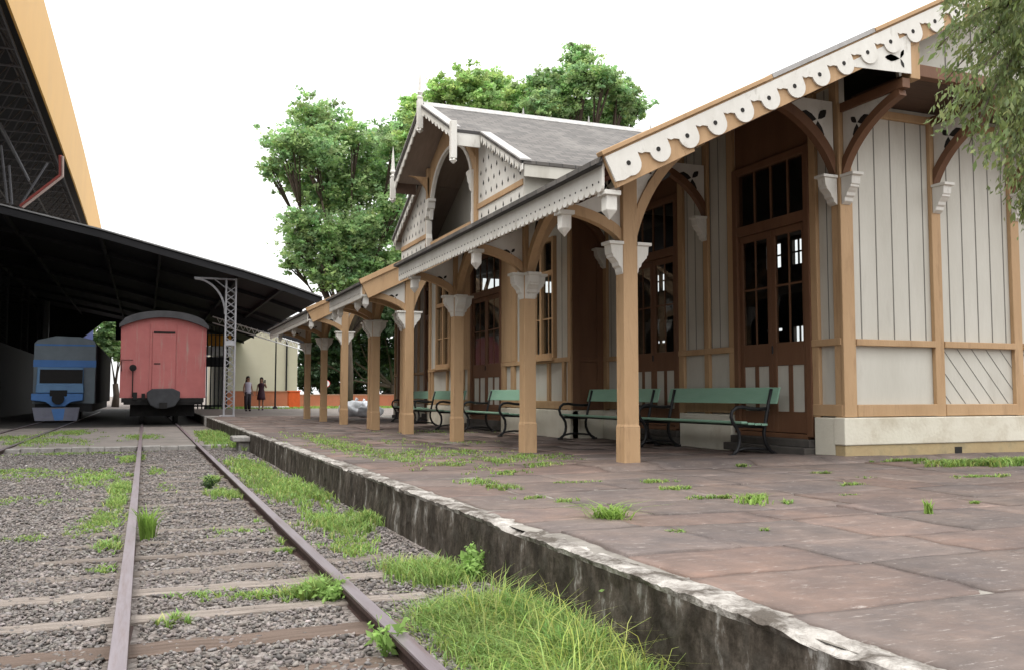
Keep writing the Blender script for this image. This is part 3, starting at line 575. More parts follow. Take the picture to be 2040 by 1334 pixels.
# far end wall, rear wall with its high windows, floor
mb=MB(); mb.box(XW+.1,15.4,mir(YW)-.1,mir(YW),0,4.4); obj('wall',mb,BRD,B)
mb=MB()
ry=[YW+.1]
wins=[(17.95,18.75),(19.2,19.8),(24.9,25.5),(28.6,29.2)]
y=YW+.1
for wi,(a,b) in enumerate(wins+[(mir(YW)-.1,)*2]):
    mb.box(15.3,15.4,y,a,0,4.9); 
    if b>a: mb.box(15.3,15.4,a,b,0,2.1 if wi%3==0 else 2.42); mb.box(15.3,15.4,a,b,2.5,4.08); mb.box(15.3,15.4,a,b,4.72,4.9); mb.box(15.31,15.35,(a+b)/2-.03,(a+b)/2+.03,2.1,4.72); mb.box(15.312,15.348,a,b,4.38,4.42); mb.box(15.311,15.349,a+.2,a+.24,4.08,4.72); mb.box(15.311,15.349,b-.24,b-.2,2.1,4.72)
    y=b
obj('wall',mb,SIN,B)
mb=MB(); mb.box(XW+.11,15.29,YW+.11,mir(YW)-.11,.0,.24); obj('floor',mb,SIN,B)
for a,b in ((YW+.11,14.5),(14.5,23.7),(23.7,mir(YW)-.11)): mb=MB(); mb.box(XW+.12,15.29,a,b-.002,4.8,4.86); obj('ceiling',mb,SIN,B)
# a partition line and counter inside so that the glass shows depth
mb=MB(); mb.box(9.6,10.2,9.4,13.6,.24,1.35); mb.box(9.5,10.3,9.3,13.7,1.35,1.4); obj('ticket_counter',mb,SIN,B)
# --- cross gable roof
ZA=7.2; GS=.507
def cz(dy): return ZA-GS*abs(dy)
XH,XG=5.58,6.15
def cross():
    mb=MB(); t=.06; HH=4.5
    for sgn in (-1,1):
        # back roof
        d0,d1=0,HH
        def P(x,d,o): return (x,YC+sgn*d,cz(d)+o)
        for xa,da,db in ((XG-.08,2.35,HH),(XH-.06,0,2.35)):
            n=1
            vs=[P(xa,da,0),P(17,da,0),P(17,db,0),P(xa,db,0),P(xa,da,-t),P(17,da,-t),P(17,db,-t),P(xa,db,-t)]
            mb.add(vs,[(0,1,2,3),(7,6,5,4),(0,3,7,4),(1,5,6,2),(3,2,6,7),(0,4,5,1)])
    o=obj('roof',mb,SLATE,B); uvmesh(o,lambda c:(c.x,c.y*1.12 if c.y<YC else -c.y*1.12))
    mb=MB()
    for sgn in (-1,1):
        for xa,da,db in ((XG+.02,2.33,HH-.05),(XH+.02,0,2.30)):
            vs=[(xa,YC+sgn*da,cz(da)-.062),(9,YC+sgn*da,cz(da)-.062),(9,YC+sgn*db,cz(db)-.062),(xa,YC+sgn*db,cz(db)-.062)]; mb.add(vs+[(a,b,c-.03) for a,b,c in vs],[(0,1,2,3),(7,6,5,4),(0,4,5,1),(1,5,6,2),(2,6,7,3),(3,7,4,0)])
    obj('soffit',mb,mat('lit_gable_soffit',(.30,.24,.20),(.24,.19,.155),3,(6,1,1)),o)  # paler than the other soffits: light on the gable underside put into colour
    mb=MB(); mb.prism([(YC-.16,cz(.16)+.005),(YC,ZA+.045),(YC+.16,cz(.16)+.005),(YC+.16,cz(.16)+.02),(YC,ZA+.075),(YC-.16,cz(.16)+.02)],'x',XH+.0,17)
    for x in (8,9.7,11.4,13): mb.tube([(x,YC,ZA+.04),(x,YC,ZA+.22)],[.03,.008],6)
    obj('ridge_capping',mb,LEAD,o)
    # dark eave band + lead strips along the verges
    mb=MB()
    for sgn in (-1,1):
        for xa,da,db in ((XG-.1,2.45,HH+.02),(XH-.08,.15,2.2)):
            a=(YC+sgn*da,cz(da)+.004); b=(YC+sgn*db,cz(db)+.004); mb.prism([a,b,(b[0],b[1]+.03),(a[0],a[1]+.03)],'x',xa,xa+.22)
    obj('lead_capping',mb,LEAD,o)
    # bargeboards
    def barg(x,da,db,depth,name,teeth):
        q=MB()
        for sgn in (-1,1):
            n=teeth; 
            for i in range(n):
                a=da+(db-da)*i/n; b=da+(db-da)*(i+1)/n
                lo=[]
                for k in range(7):
                    u=a+(b-a)*k/6; lo.append((YC+sgn*u,cz(u)-depth-.075*math.sin(PI*k/6)))
                up=[(yy,cz(abs(yy-YC))-.002) for yy,_ in lo]
                q.strip(lo,up,'x',x-.03,x)
        return obj(name,q,WHT,o)
    barg(XH,0,2.38,.17,'bargeboard',10); bb=barg(XG-.03,2.36,4.5,.17,'bargeboard',9)
    mb=MB()
    for sgn in (-1,1):
        for i in range(9): u=2.36+2.14*(i+.5)/9; mb.prism([(YC+sgn*u-.03,cz(u)-.2),(YC+sgn*u,cz(u)-.1),(YC+sgn*u+.03,cz(u)-.2),(YC+sgn*u,cz(u)-.26)],'x',XG-.064,XG-.0605)
    obj('punched_holes',mb,DARK,bb)
    # hood side fascias
    for sgn in (-1,1):
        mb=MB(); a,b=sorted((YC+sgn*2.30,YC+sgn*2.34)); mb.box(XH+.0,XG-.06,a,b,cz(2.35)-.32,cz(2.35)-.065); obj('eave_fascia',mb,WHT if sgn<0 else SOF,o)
    # eaves of the broad gable
    for sgn in (-1,1):
        mb=MB(); a,b=sorted((YC+sgn*4.44,YC+sgn*4.48)); mb.box(XG,9.5,a,b,cz(4.5)-.28,cz(4.5)-.065); obj('eave_fascia',mb,BRD,o)
        mb=MB(); a,b=sorted((YC+sgn*4.2,YC+sgn*4.25)); mb.box(XG+.1,9.5,a,b,4.2,cz(4.25)-.1); obj('gable_wall',mb,BRD,o)
    # gable panels either side of the arch
    X=XG+.1
    for sgn in (-1,1):
        mb=MB(); pl=[(1.78,4.18),(4.2,4.18),(4.2,cz(4.2)-.1),(1.78,cz(1.78)-.1)]; mb.prism([(YC+sgn*a,b) for a,b in pl],'x',X,X+.05); pn=obj('gable_panel',mb,WHT,o)
        mb=MB(); a,b=sorted((YC+sgn*1.8,YC+sgn*4.2)); mb.box(X-.03,X-.001,a,b,4.55,4.66); mb.box(X-.03,X-.001,a,b,4.12,4.22); a,b=sorted((YC+sgn*1.66,YC+sgn*1.80)); mb.box(X-.06,X+.06,a,b,3.6,cz(1.7)-.12); obj('gable_frame',mb,TAN,pn,bevel=.006)
        mb=MB()
        def drop(u,z): 
            if u<4.1 and z<cz(u)-.32: mb.prism([(YC+sgn*u-.035,z),(YC+sgn*u,z+.07),(YC+sgn*u+.035,z),(YC+sgn*u,z-.045)],'x',X-.0045,X-.001)
        for r,z in enumerate((4.8,5.03,5.26,5.49)):
            for i in range(8): drop(1.95+.3*i+(.15 if r%2 else 0),z)
        for i in range(6): drop(2.0+.4*i,4.38)
        obj('punched_holes',mb,DARK,pn)
        # capital beside the arch
        mb=MB(); mb.prism([(YC+sgn*(1.66-d),z) for d,z in ((0,4.95),(0,5.42),(.3,5.42),(.3,5.36),(.25,5.33),(.22,5.2),(.14,5.14),(.1,5.02))],'x',X-.12,X+.06); obj('capital',mb,WHT,pn)
        mb=MB(); mb.prism([(YC+sgn*(1.66-d),z) for d,z in ((0,3.95),(0,4.95),(.07,4.9),(.05,4.6),(.09,4.5),(.05,4.2))],'x',X-.09,X+.04); obj('capital',mb,WHT,pn)
    # arch: tan spandrel and white rim
    def arc(hw,z0,z1,n=18): return [(YC+hw*math.sin(-PI/2+PI*k/n),z0+(z1-z0)*math.cos(-PI/2+PI*k/n)**.9) for k in range(n+1)]
    a=arc(1.55,5.0,6.35); b=[(y,cz(abs(y-YC))-.13) for y,_ in a]
    mb=MB(); mb.strip(a,b,'x',X-.02,X+.05); ar=obj('gable_arch',mb,TAN,o)
    a2=[(YC+(y-YC)*1.0,z) for y,z in a]; a3=[(YC+(y-YC)*.955,z-.07) for y,z in a]; mb=MB(); mb.strip(a3,a2,'x',X-.05,X+.03); obj('arch_rim',mb,WHT,ar)
    # curved brackets under the hood
    for sgn in (-1,1):
        mb=MB(); n=8; c0=[(X-.02-.5*(1-math.cos(PI/2*k/n)),5.42+(cz(1.95)-.22-5.42)*math.sin(PI/2*k/n)) for k in range(n+1)]; c1=[(X-.02,z) for _,z in c0]
        ya,yb=sorted((YC+sgn*1.66,YC+sgn*1.76)); mb.strip(c0,c1,'y',ya,yb); obj('hood_bracket',mb,TAN,ar)
    # recess behind the arch
    mb=MB(); mb.prism([(YC-4.15,4.2),(YC+4.15,4.2),(YC+4.15,cz(4.15)-.1),(YC,ZA-.1),(YC-4.15,cz(4.15)-.1)],'x',XC+.12,XC+.18); mb.box(X+.06,XC+.1,YC-4.15,YC+4.15,4.05,4.12); obj('recess_wall',mb,BRD,o)
    mb=MB(); mb.box(X+.05,XC+.1,YC-1.6,YC+1.6,4.13,4.2); mb.box(X,X+.05,YC-1.6,YC+1.6,4.13,4.4); obj('balcony_sill',mb,TAN,o)
    # finials
    def finial(x,y,z0,z1,brk=False):
        q=MB(); q.box(x-.06,x+.06,y-.06,y+.06,z0+.1,z1); q.lathe([(.02,z0),(.085,z0+.06),(.06,z0+.1)],4,(x,y,0))
        if not brk: q.lathe([(.05,z1),(.075,z1+.06),(.03,z1+.1),(.07,z1+.16),(.05,z1+.22),(.035,z1+.45),(.012,z1+.72),(.002,z1+.8)],6,(x,y,0))
        obj('finial',q,WHT,o,bevel=.005)
    finial(XH-.07,YC,6.55,7.3); finial(XH-.07,YC-2.38,5.3,6.15,True); finial(XH-.07,YC+2.34,5.45,6.05)
    mb=MB(); mb.tube([(XH-.07,YC,8.0),(XH-.07,YC,8.35)],[.006,.003],5); obj('finial_spike',mb,IRON,o)
cross()
# --- canopy posts
PX=4.85
def bracket_mb(ax,c,d0,z0,d1,z1,sg,th=.1,w=.11,off=0,roofc=True):
    "returns (strut, panel, hole) builders. ax: plane normal axis; c: coordinate on that axis; off: post centre on the other"
    n=12; lo=[];up=[]
    for k in range(n+1):
        t=PI/2*k/n; q_=k/n; d=d0+(d1-d0)*(.58*(1-math.cos(t))+.42*q_); z=z0+(z1-z0)*(.58*math.sin(t)+.42*q_); lo.append((d,z)); tx=(d1-d0)*(.58*PI/2*math.sin(t)+.42); tz=(z1-z0)*(.58*PI/2*math.cos(t)+.42); tl=math.hypot(tx,tz)
        nx,nz=-math.sin(t*.98)*0-math.cos(t),math.sin(t); 
        up.append((max(d0,d-w*tz/tl), z+w*tx/tl))
    f=lambda l:[(off+sg*u,v) for u,v in l]
    s=MB(); s.strip(f(lo),f(up),ax,c-th/2,c+th/2)
    p=MB(); zt=z1+w; f2=f(up); lim=(lambda u:roofz(u)-.37) if (ax=='y' and roofc and sg<0 and abs(off-PX)<.3) else ((lambda u:min(zt,roofz(u)-.13)) if (ax=='y' and roofc) else (lambda u:zt))
    tp=[(u,max(v+.001,lim(u))) for u,v in f2]
    p.strip(f2,tp,ax,c-.02,c+.02)
    zt2=min(zt,lim(off+sg*(d0+.2))); h=MB(); dd,dz=d1-d0,zt2-z0; cc=(d0+dd*.25,zt2-dz*.27); ww=min(dd,dz)*(.27 if not(ax=='y' and sg<0) else .33)
    def petal(a,l):
        out=[]
        for u,v in ((.05,0),(.3,.17),(.6,.26),(.85,.14),(1,0),(.85,-.14),(.6,-.26),(.3,-.17)): out.append((off+sg*(cc[0]+l*(u*math.cos(a)-v*math.sin(a))),cc[1]+l*(u*math.sin(a)+v*math.cos(a))))
        return out
    for cy in ((c-.0245,c-.0205),(c+.0205,c+.0245)):
        for a,l in ((.12,ww),(-PI/2-.1,ww),(PI*.75,ww*.62)): h.prism(petal(a,l),ax,*cy)
    return s,p,h
def capital_mb(ax,c,off,sg,z,hw=.1,th=.155,scale=1):
    q=MB(); pr=[(hw-.005,z-.42*scale),(hw-.005,z-.04),(.27,z-.04),(.258,z-.055),(.248,z-.16),(.232,z-.168),(.228,z-.20),(.208,z-.212),(.185,z-.24),(.158,z-.265),(.145,z-.31),(.115,z-.33),(.105,z-.38)]
    pr=[(hw-.005+(u-hw+.005)*.86,z+(v-z)*.86) for u,v in pr]; q.prism([(off+sg*u,v) for u,v in pr],ax,c-th/2,c+th/2)
    q.prism([(off+sg*u,v) for u,v in ((hw-.005,z-.035),(hw-.005,z),(.262,z),(.262,z-.035))],ax,c-th/2-.02,c+th/2+.02)
    return q
def pendant_mb(x,y,z):
    q=MB(); q.box(x-.085,x+.085,y-.085,y+.085,z-.045,z); q.box(x-.056,x+.056,y-.056,y+.056,z-.19,z-.045); q.add([(x-.056,y-.056,z-.19),(x+.056,y-.056,z-.19),(x+.056,y+.056,z-.19),(x-.056,y+.056,z-.19),(x,y,z-.28)],[(0,1,2,3),(0,1,4),(1,2,4),(2,3,4),(3,0,4)]); return q
ZC=2.43
def post(y,dirs,hw=.088,label=None,xe=4.0,x=PX,left_only=False):
    zb=platform_h(x,y)-.02; mb=MB(); ztop=roofz(x)-.13
    mb.box(x-hw,x+hw,y-hw,y+hw,zb+.42,ztop); mb.box(x-hw-.009,x+hw+.009,y-hw-.009,y+hw+.009,zb,zb+.40)
    mb.add([(x+a*(hw+.009),y+b*(hw+.009),zb+.40) for a,b in ((-1,-1),(1,-1),(1,1),(-1,1))]+[(x+a*hw,y+b*hw,zb+.43) for a,b in ((-1,-1),(1,-1),(1,1),(-1,1))],[(i,(i+1)%4,4+(i+1)%4,4+i) for i in range(4)])
    o=obj('canopy_post',mb,TAN,B,bevel=.008)
    if label: o['label']=label
    for d in dirs:
        ax='y' if d[0]=='x' else 'x'; sg=1 if d[1]=='+' else -1; c=y if ax=='y' else x; off=x if ax=='y' else y
        if d=='x-': d1,z1=x-xe-.10,2.70
        elif d=='x+': d1,z1=1.0,3.62
        else: d1,z1=1.28,3.3
        obj('capital',capital_mb(ax,c,off,sg,ZC,hw),WHT,o,bevel=.004)
        s,p,h=bracket_mb(ax,c,hw,ZC,d1,z1,sg,off=off); b=obj('bracket',s,TAN,o)
        obj('bracket_panel',p,WHT,o); obj('trefoil',h,DARK,o)
        if d=='x-': obj('pendant',pendant_mb(x-d1-.0,y,2.725),WHT,o,bevel=.004)
    # tie from the post to the wall
    t=MB(); t.prism([(x,roofz(x)-.36),(7.7,roofz(7.7)-.36),(7.7,roofz(7.7)-.24),(x,roofz(x)-.24)],'y',y-.05,y+.05)
    obj('tie_beam',t,SOF,o); return o
post(8.68,['x-','x+','y+']); post(11.46,['x-','x+','y-','y+']); post(14.5,['x-','x+','y-'])
post(17.56,['x-','x+'],xe=3.87); post(18.25,['x-','x+'],xe=3.87,x=PX+.12); post(20.05,['x-','y-','x+'],xe=3.87,x=PX-.08); post(20.66,['x-','x+'],xe=3.87)
post(23.86,['x-','x+'],xe=3.87); post(26.8,['x-','x+','y-','y+'],xe=3.87); post(29.7,['x-','y-','y+'],xe=3.87)
mb=MB(); 
for a,b in ((YV+.1,14.6),(17.5,20.7),(23.8,31.2)): mb.box(PX-.06,PX+.06,a,b,3.30,3.41)
obj('canopy_beam',mb,BRN,B)
obj('pendant',pendant_mb(4.10,YV+.1,2.725),WHT,R1,bevel=.004)
# brackets on the near corner post and end wall posts (carry the jetty)
def wall_bracket(x,y,ax,sg,zc,d1,z1,off,w=.1,hw=.05,cap=True):
    o=obj('wall_bracket',bracket_mb(ax,x if ax=='x' else y,hw,zc,d1,z1,sg,off=off,w=w)[0],BRN,B)
    s,p,h=bracket_mb(ax,x if ax=='x' else y,hw,zc,d1,z1,sg,off=off,w=w); obj('bracket_panel',p,WHT,o); obj('trefoil',h,DARK,o)
    obj('capital',capital_mb(ax,x if ax=='x' else y,off,sg,zc,hw,th=.13),WHT,o,bevel=.004)
    return o
for x in ex[:-1]:
    xc=x+.08
    o=wall_bracket(xc,0,'x',-1,3.42,.98,4.12,YW,w=.09); mb=MB(); mb.box(xc-.055,xc+.055,YV+.0,YW-.04,4.19,4.30); obj('jetty_joist',mb,BRN,o,bevel=.005)
wall_bracket(0,YW+.06,'y',-1,3.42,.98,4.22,XW,w=.12)
for y in (11.42,14.62): wall_bracket(0,y,'y',-1,3.42,.9,4.1,XW)
# ================================================================== BENCHES
def make_bench():
    root=empty('bench',(0,0,0),'bench','bench')
    L=2.5
    s=MB()
    for k in range(4): x=-.21+.105*k; s.box(x-.046,x+.046,-L/2,L/2,.405+(.012 if k==0 else 0)-.006*k,.432+(.012 if k==0 else 0)-.006*k)
    obj('seat',s,GRN,root,bevel=.006,local=True)
    b=MB(); 
    for z0,z1,x0 in ((.66,.87,.285),): b.add([(x0,-L/2,z0),(x0+.025,-L/2,z0),(x0+.025,L/2,z0),(x0,L/2,z0),(x0+.06,-L/2,z1),(x0+.085,-L/2,z1),(x0+.085,L/2,z1),(x0+.06,L/2,z1)],[(0,3,2,1),(4,5,6,7),(0,1,5,4),(1,2,6,5),(2,3,7,6),(3,0,4,7)])
    obj('backrest',b,GRN,root,bevel=.006,local=True)
    for y in (-L/2+.14,L/2-.14):
        e=MB()
        def flat(pts,r=.022): e.tube([(x,y,z) for x,z in pts],r,8)
        # armrest sweeping round to the front leg
        flat([(.24,.60),(.12,.592),(0,.60),(-.14,.622),(-.23,.612),(-.29,.565),(-.305,.50),(-.285,.43),(-.235,.375),(-.19,.30),(-.18,.22),(-.19,.14),(-.225,.07),(-.29,.02)],.023)
        flat([(.33,.85),(.275,.64),(.235,.47),(.215,.37),(.20,.30),(.205,.22),(.24,.13),(.30,.06),(.37,.02)],.024)
        flat([(-.235,.385),(-.1,.382),(.05,.375),(.215,.37)],.022); flat([(-.235,.07),(-.12,.095),(0,.10),(.15,.09),(.27,.075)],.017)
        e.box(-.335,-.25,y-.03,y+.03,-.002,.03); e.box(.325,.41,y-.03,y+.03,-.002,.03)
        obj('bench_end',e,IRON,root,smooth=True,local=True)
    st=MB(); st.box(-.02,.02,-L/2+.14,L/2-.14,.375,.40); obj('stretcher',st,IRON,root,local=True)
    return root
bl=[((7.12,10.72),'green slatted bench with black iron ends, nearest the camera beside the white corner plinth'),
    ((7.0,13.35),'green iron-ended bench half hidden behind the nearest tan canopy post'),
    ((6.42,16.85),'green iron-ended bench below the lit window, crossed by the second canopy post'),
    ((6.35,20.6),'green bench partly hidden behind the third canopy post, under the central gable'),
    ((6.95,24.6),'shaded dark green bench farthest from the camera, behind the paired posts')]
b0=None
for (x,y),lab in bl:
    b=make_bench() if b0 is None else copytree(b0)
    b0=b0 or b; b.location=(x,y,platform_h(x,y)+.004); b.rotation_euler=(0,0,R(random.uniform(-1.5,1.5))); tag(b,lab,'bench','platform benches along the station wall')
# ================================================================== TRAIN SHED
SH=empty('train_shed',(-4,50,GZ),'big dark open train shed roof on pale lattice columns over the tracks','train shed')
vx=[(-22,5.6),(-18,6.7),(-14,7.35),(-9.5,7.6),(-7,7.45),(-4.62,7.02),(-1.56,6.40),(.38,5.92),(3.11,5.25),(4.6,4.83),(6.05,4.36)]
k=33.5/34.0; vx=[(a*k,CH+(b-CH)*k) for a,b in vx]
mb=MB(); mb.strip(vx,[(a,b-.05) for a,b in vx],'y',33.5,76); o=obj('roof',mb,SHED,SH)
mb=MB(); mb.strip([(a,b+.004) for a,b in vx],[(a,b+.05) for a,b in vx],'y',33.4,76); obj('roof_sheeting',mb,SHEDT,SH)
mb=MB(); mb.strip([(a,b-.05) for a,b in vx],[(a,b-.26) for a,b in vx],'y',33.45,33.55)
for y in range(38,76,6): mb.strip([(a,b-.05) for a,b in vx],[(a,b-.2) for a,b in vx],'y',y,y+.12)
for a,b in vx[1:-1]: mb.box(a-.05,a+.05,33.6,75.9,b-.22,b-.06)
obj('rafters',mb,SHED,SH)
# back valance lattice
mb=MB()
for i in range(16):
    x=3.2+.28*i; z=4.55-.09*i*.9; mb.tube([(x,47,z),(x+.14,47,z-.28),(x+.28,47,z-.03)],.02,5)
mb.tube([(3.0,47,4.6),(7.6,47,3.27)],.03,6); mb.tube([(3.0,47,4.3),(7.6,47,2.98)],.03,6)
obj('lattice_valance',mb,SIGNW,SH)
mb=MB(); mb.add([(2.9,47.05,4.62),(7.7,47.05,3.2),(7.7,47.05,4.1),(2.9,47.05,5.4)],[(0,1,2,3)]); mb.box(7.5,7.58,46.9,46.98,-.4,3.4); mb.prism([(2.9,4.6),(7.7,3.24),(7.7,4.3),(2.9,5.6)],'y',47.1,47.14); obj('end_screen',mb,SHED,SH)
def lattice_col(x,y,z0,zt,arch=True,lab=None):
    mb=MB(); w=.17
    for a in (-w,w):
        for b in (-.12,.12): mb.box(x+a-.023,x+a+.023,y+b-.023,y+b+.023,z0,zt)
    z=z0+.25; i=0
    while z<zt-.3:
        for b in (-.12,.12):
            mb.tube([(x-w,y+b,z),(x+w,y+b,z+.26)],.012,4); mb.tube([(x+w,y+b,z),(x-w,y+b,z+.26)],.012,4)
        for a in (-w,w): mb.tube([(x+a,y-.12,z),(x+a,y+.12,z+.26)],.011,4)
        z+=.26; i+=1
    mb.box(x-w-.03,x+w+.03,y-.15,y+.15,z0,z0+.06); mb.box(x-w,x+w,y-.13,y+.13,z0+2.55,z0+2.72)
    mb.tube([(x-w,y,z0+.02),(x-w-.14,y,z0)],.05,6)
    o=obj('lattice_column',mb,STEEL,SH)
    if arch:
        q=MB(); pts=[(x-w-.02-1.05*(1-math.cos(PI/2*t/10)),y,zt-1.3+1.25*math.sin(PI/2*t/10)) for t in range(11)]; q.tube(pts,.04,6); q.tube([(x-w-1.1,y,zt-.02),(x+w,y,zt-.02)],.035,6); q.tube([(x-w,y,zt-.35),(x-w-.4,y,zt-.05)],.02,5); obj('column_bracket',q,STEEL,o)
    return o
lattice_col(2.80,34.2,-.01,4.95)
STEEL=mat('dark_steel',(.03,.03,.03))  # inner columns get an even near-black steel
for y in (42.5,51,59.5,68): lattice_col(-6.6,y,GZ,7.1)
# dark back and left enclosure, leaving the openings the photo shows
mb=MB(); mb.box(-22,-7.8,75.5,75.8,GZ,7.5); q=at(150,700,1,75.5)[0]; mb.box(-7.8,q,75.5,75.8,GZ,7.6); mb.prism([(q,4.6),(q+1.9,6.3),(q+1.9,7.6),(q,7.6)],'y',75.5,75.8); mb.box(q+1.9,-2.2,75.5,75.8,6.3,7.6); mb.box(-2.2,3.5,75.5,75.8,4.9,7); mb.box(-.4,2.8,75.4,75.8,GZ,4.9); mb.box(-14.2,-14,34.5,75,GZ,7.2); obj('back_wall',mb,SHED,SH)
mb=MB(); mb.box(-6.5,-6.3,38,75,GZ,3.2); obj('side_wall',mb,mat('dark_wall',(.006,.006,.007)),SH)  # side wall in one even near-black tone
mb=MB(); mb.box(-14,2.0,33.4,75,-.6,-.31); tag(obj('shed_floor',mb,mat('shed_floor_concrete',(.06,.055,.05))),kind='structure')
# ================================================================== HIGH ORANGE ROOF
T=empty('high_roof',(-4,40,GZ),'towering dark space-frame roof with a broad orange fascia above the train shed','roof')
def hx(y): return -3.75-.10*((y-56)/32)**2*1.5
mb=MB(); ys=[14+2*i for i in range(46)]
def hz(y): return 12.0-.9*((y-56)/42.)**2*.4
vs=[];n=len(ys)
for y in ys: x=hx(y); z=hz(y); vs+=[(x,y,z),(x+.08,y,z+3.05),(x-.0,y,z+3.05),(x-.07,y,z)]
mb.add(vs,[(i*4+j,(i+1)*4+j,(i+1)*4+(j+1)%4,i*4+(j+1)%4) for i in range(n-1) for j in range(4)]); obj('fascia',mb,ORG,T)
mb=MB(); mb.box(-40,-4.0,13.5,106,14.7,14.9); obj('roof_deck',mb,ORD,T)
mb=MB(); mb.box(-14.2,-13.8,-24,33,GZ,7.0); obj('sky_block_wall',mb,ORD,T)  # unseen wall, added to block low sky light from the canopy
mb=MB()
gx=[-4.3-1.8*i for i in range(7)]; gy=[14+1.8*i for i in range(34)]
for i,x in enumerate(gx):
    mb.tube([(x,gy[0],12.3),(x,gy[-1],12.3)],.045,4)
    for j,y in enumerate(gy):
        if i<len(gx)-1:
            mb.tube([(x,y,12.3),(gx[i+1],y,12.3)],.04,4)
            if j<len(gy)-1:
                c=(x-.9,y+.9,13.9)
                for px,py in ((x,y),(gx[i+1],y),(x,gy[j+1]),(gx[i+1],gy[j+1])): mb.tube([(px,py,12.3),c],.03,4,cap=False)
    for y in gy: mb.tube([(x-.9,y+.9,13.9),(x-.9,y+2.7,13.9)],.035,4,cap=False)
obj('space_frame',mb,TUBE,T)
mb=MB(); p=[at(120,310,1,40),at(120,350,1,40),at(40,412,1,40)]; mb.tube(p,.07,8); o=obj('drain_pipe',mb,PIPER,T)
mb=MB(); mb.tube([(q[0]+.1,q[1]-.1,q[2]-.05) for q in p],.05,8); obj('pipe_lining',mb,PIPEW,o)
mb=MB()
for a,b in (((95,325),(40,410)),((2,290),(15,405)),((18,330),(24,408)),((0,245),(58,360))): mb.tube([at(*a,1,41),at(*b,1,41)],.05,6)
for x,y in ((-6.5,44),(-6.5,70)): mb.tube([(x,y,GZ),(x,y,13)],.25,10)
obj('support_tubes',mb,TUBE,T)
# ================================================================== RED CARRIAGE
def carriage():
    cx=.60; hw=1.44; yf=35.0; yb=50
    E=empty('goods_carriage',(cx,yf,RZ),'faded salmon red railway carriage with end door and peeling paint, standing at the platform','carriage')
    red=mat('faded_red',(.49,.165,.155),(.42,.135,.13),2,rough=.7,bump=.15,dirt=(.42,.27,.24),dscale=2.2,dstretch=(3.5,1,.3),dlo=.54,dhi=.72)
    roofm=mat('carriage_roof',(.10,.10,.105),(.06,.06,.065),3,rough=.7); und=mat('underframe',(.022,.02,.019),(.01,.01,.01),5,rough=.8); dk=mat('gangway_plate',(.055,.057,.062),(.035,.036,.04),3,rough=.7)
    def top(x,z,r): return z+r*(1-((x-cx)/hw)**2)
    n=16; xs=[cx-hw+2*hw*i/n for i in range(n+1)]
    mb=MB(); mb.strip([(x,.66) for x in xs],[(x,top(x,3.2,.36)) for x in xs],'y',yf,yb); b=obj('body',mb,red,E)
    mb=MB(); xs2=[cx-(hw+.06)+2*(hw+.06)*i/n for i in range(n+1)]
    mb.strip([(x,top(x,3.17,.36)) for x in xs2],[(x,3.2+.56*math.sqrt(max(0,1-((x-cx)/(hw+.065))**2))) for x in xs2],'y',yf-.22,yb+.2); obj('roof',mb,roofm,E)
    mb=MB(); mb.box(cx-.39,cx+.39,yf-.035,yf-.002,.98,3.02); o=obj('door',mb,red,E,bevel=.01)
    mb=MB(); mb.box(cx-.36,cx+.36,yf-.06,yf-.036,2.96,3.03); mb.box(cx-.33,cx-.12,yf-.05,yf-.036,1.86,1.9); obj('handle',mb,und,o)
    mb=MB()
    for s in (-1,1): mb.box(cx+s*.45-.03,cx+s*.45+.03,yf-.03,yf-.002,.7,3.3)
    for x in (cx-hw+.02,cx+hw-.02): mb.box(x-.02,x+.02,yf-.025,yf-.002,.68,3.15)
    obj('end_frame',mb,red,b,bevel=.005)
    mb=MB(); mb.prism([(cx-.55,.86),(cx-.38,.98),(cx+.3,1.0),(cx+.56,.88),(cx+.55,.62),(cx+.38,.36),(cx+.1,.28),(cx-.2,.28),(cx-.42,.4),(cx-.53,.62)],'y',yf-.5,yf-.04); obj('gangway_plate',mb,dk,E,bevel=.03)
    mb=MB(); mb.disc((cx-1.02,1.72),.12,'y',(yf-.22,yf-.16),14); mb.disc((cx-1.02,1.72),.05,'y',(yf-.26,yf-.1),8); mb.tube([(cx-1.02,yf-.12,1.72),(cx-1.02,yf-.12,.7)],.02,6); mb.tube([(cx-1.02,yf-.12,2.0),(cx-1.4,yf-.05,2.0),(cx-1.4,yf-.05,1.6)],.014,5); obj('brake_wheel',mb,und,E)
    mb=MB(); mb.box(cx-1.3,cx+1.3,yf-.1,yb,.42,.655); mb.box(cx-1.38,cx+1.38,yf-.12,yf+.1,.5,.657); mb.box(cx-.13,cx+.13,yf-.75,yf,.3,.5)
    mb.box(cx-1.0,cx-.86,yf-.2,yf-.1,.6,.86); mb.box(cx-.72,cx-.6,yf-.2,yf-.1,.6,.82); mb.box(cx-1.1,cx+1.1,yf+.6,yf+3.3,0,.42); obj('underframe',mb,und,E)
    for y in (yf+1.0,yf+2.9,yf+11,yf+13):
        for x in RX: q=MB(); q.lathe([(.05,-.06),(.43,-.06),(.43,-.02),(.40,.06),(.05,.06)],20,(x,y,RZ+.41),ax='x'); obj('wheel',q,und,E)
carriage()
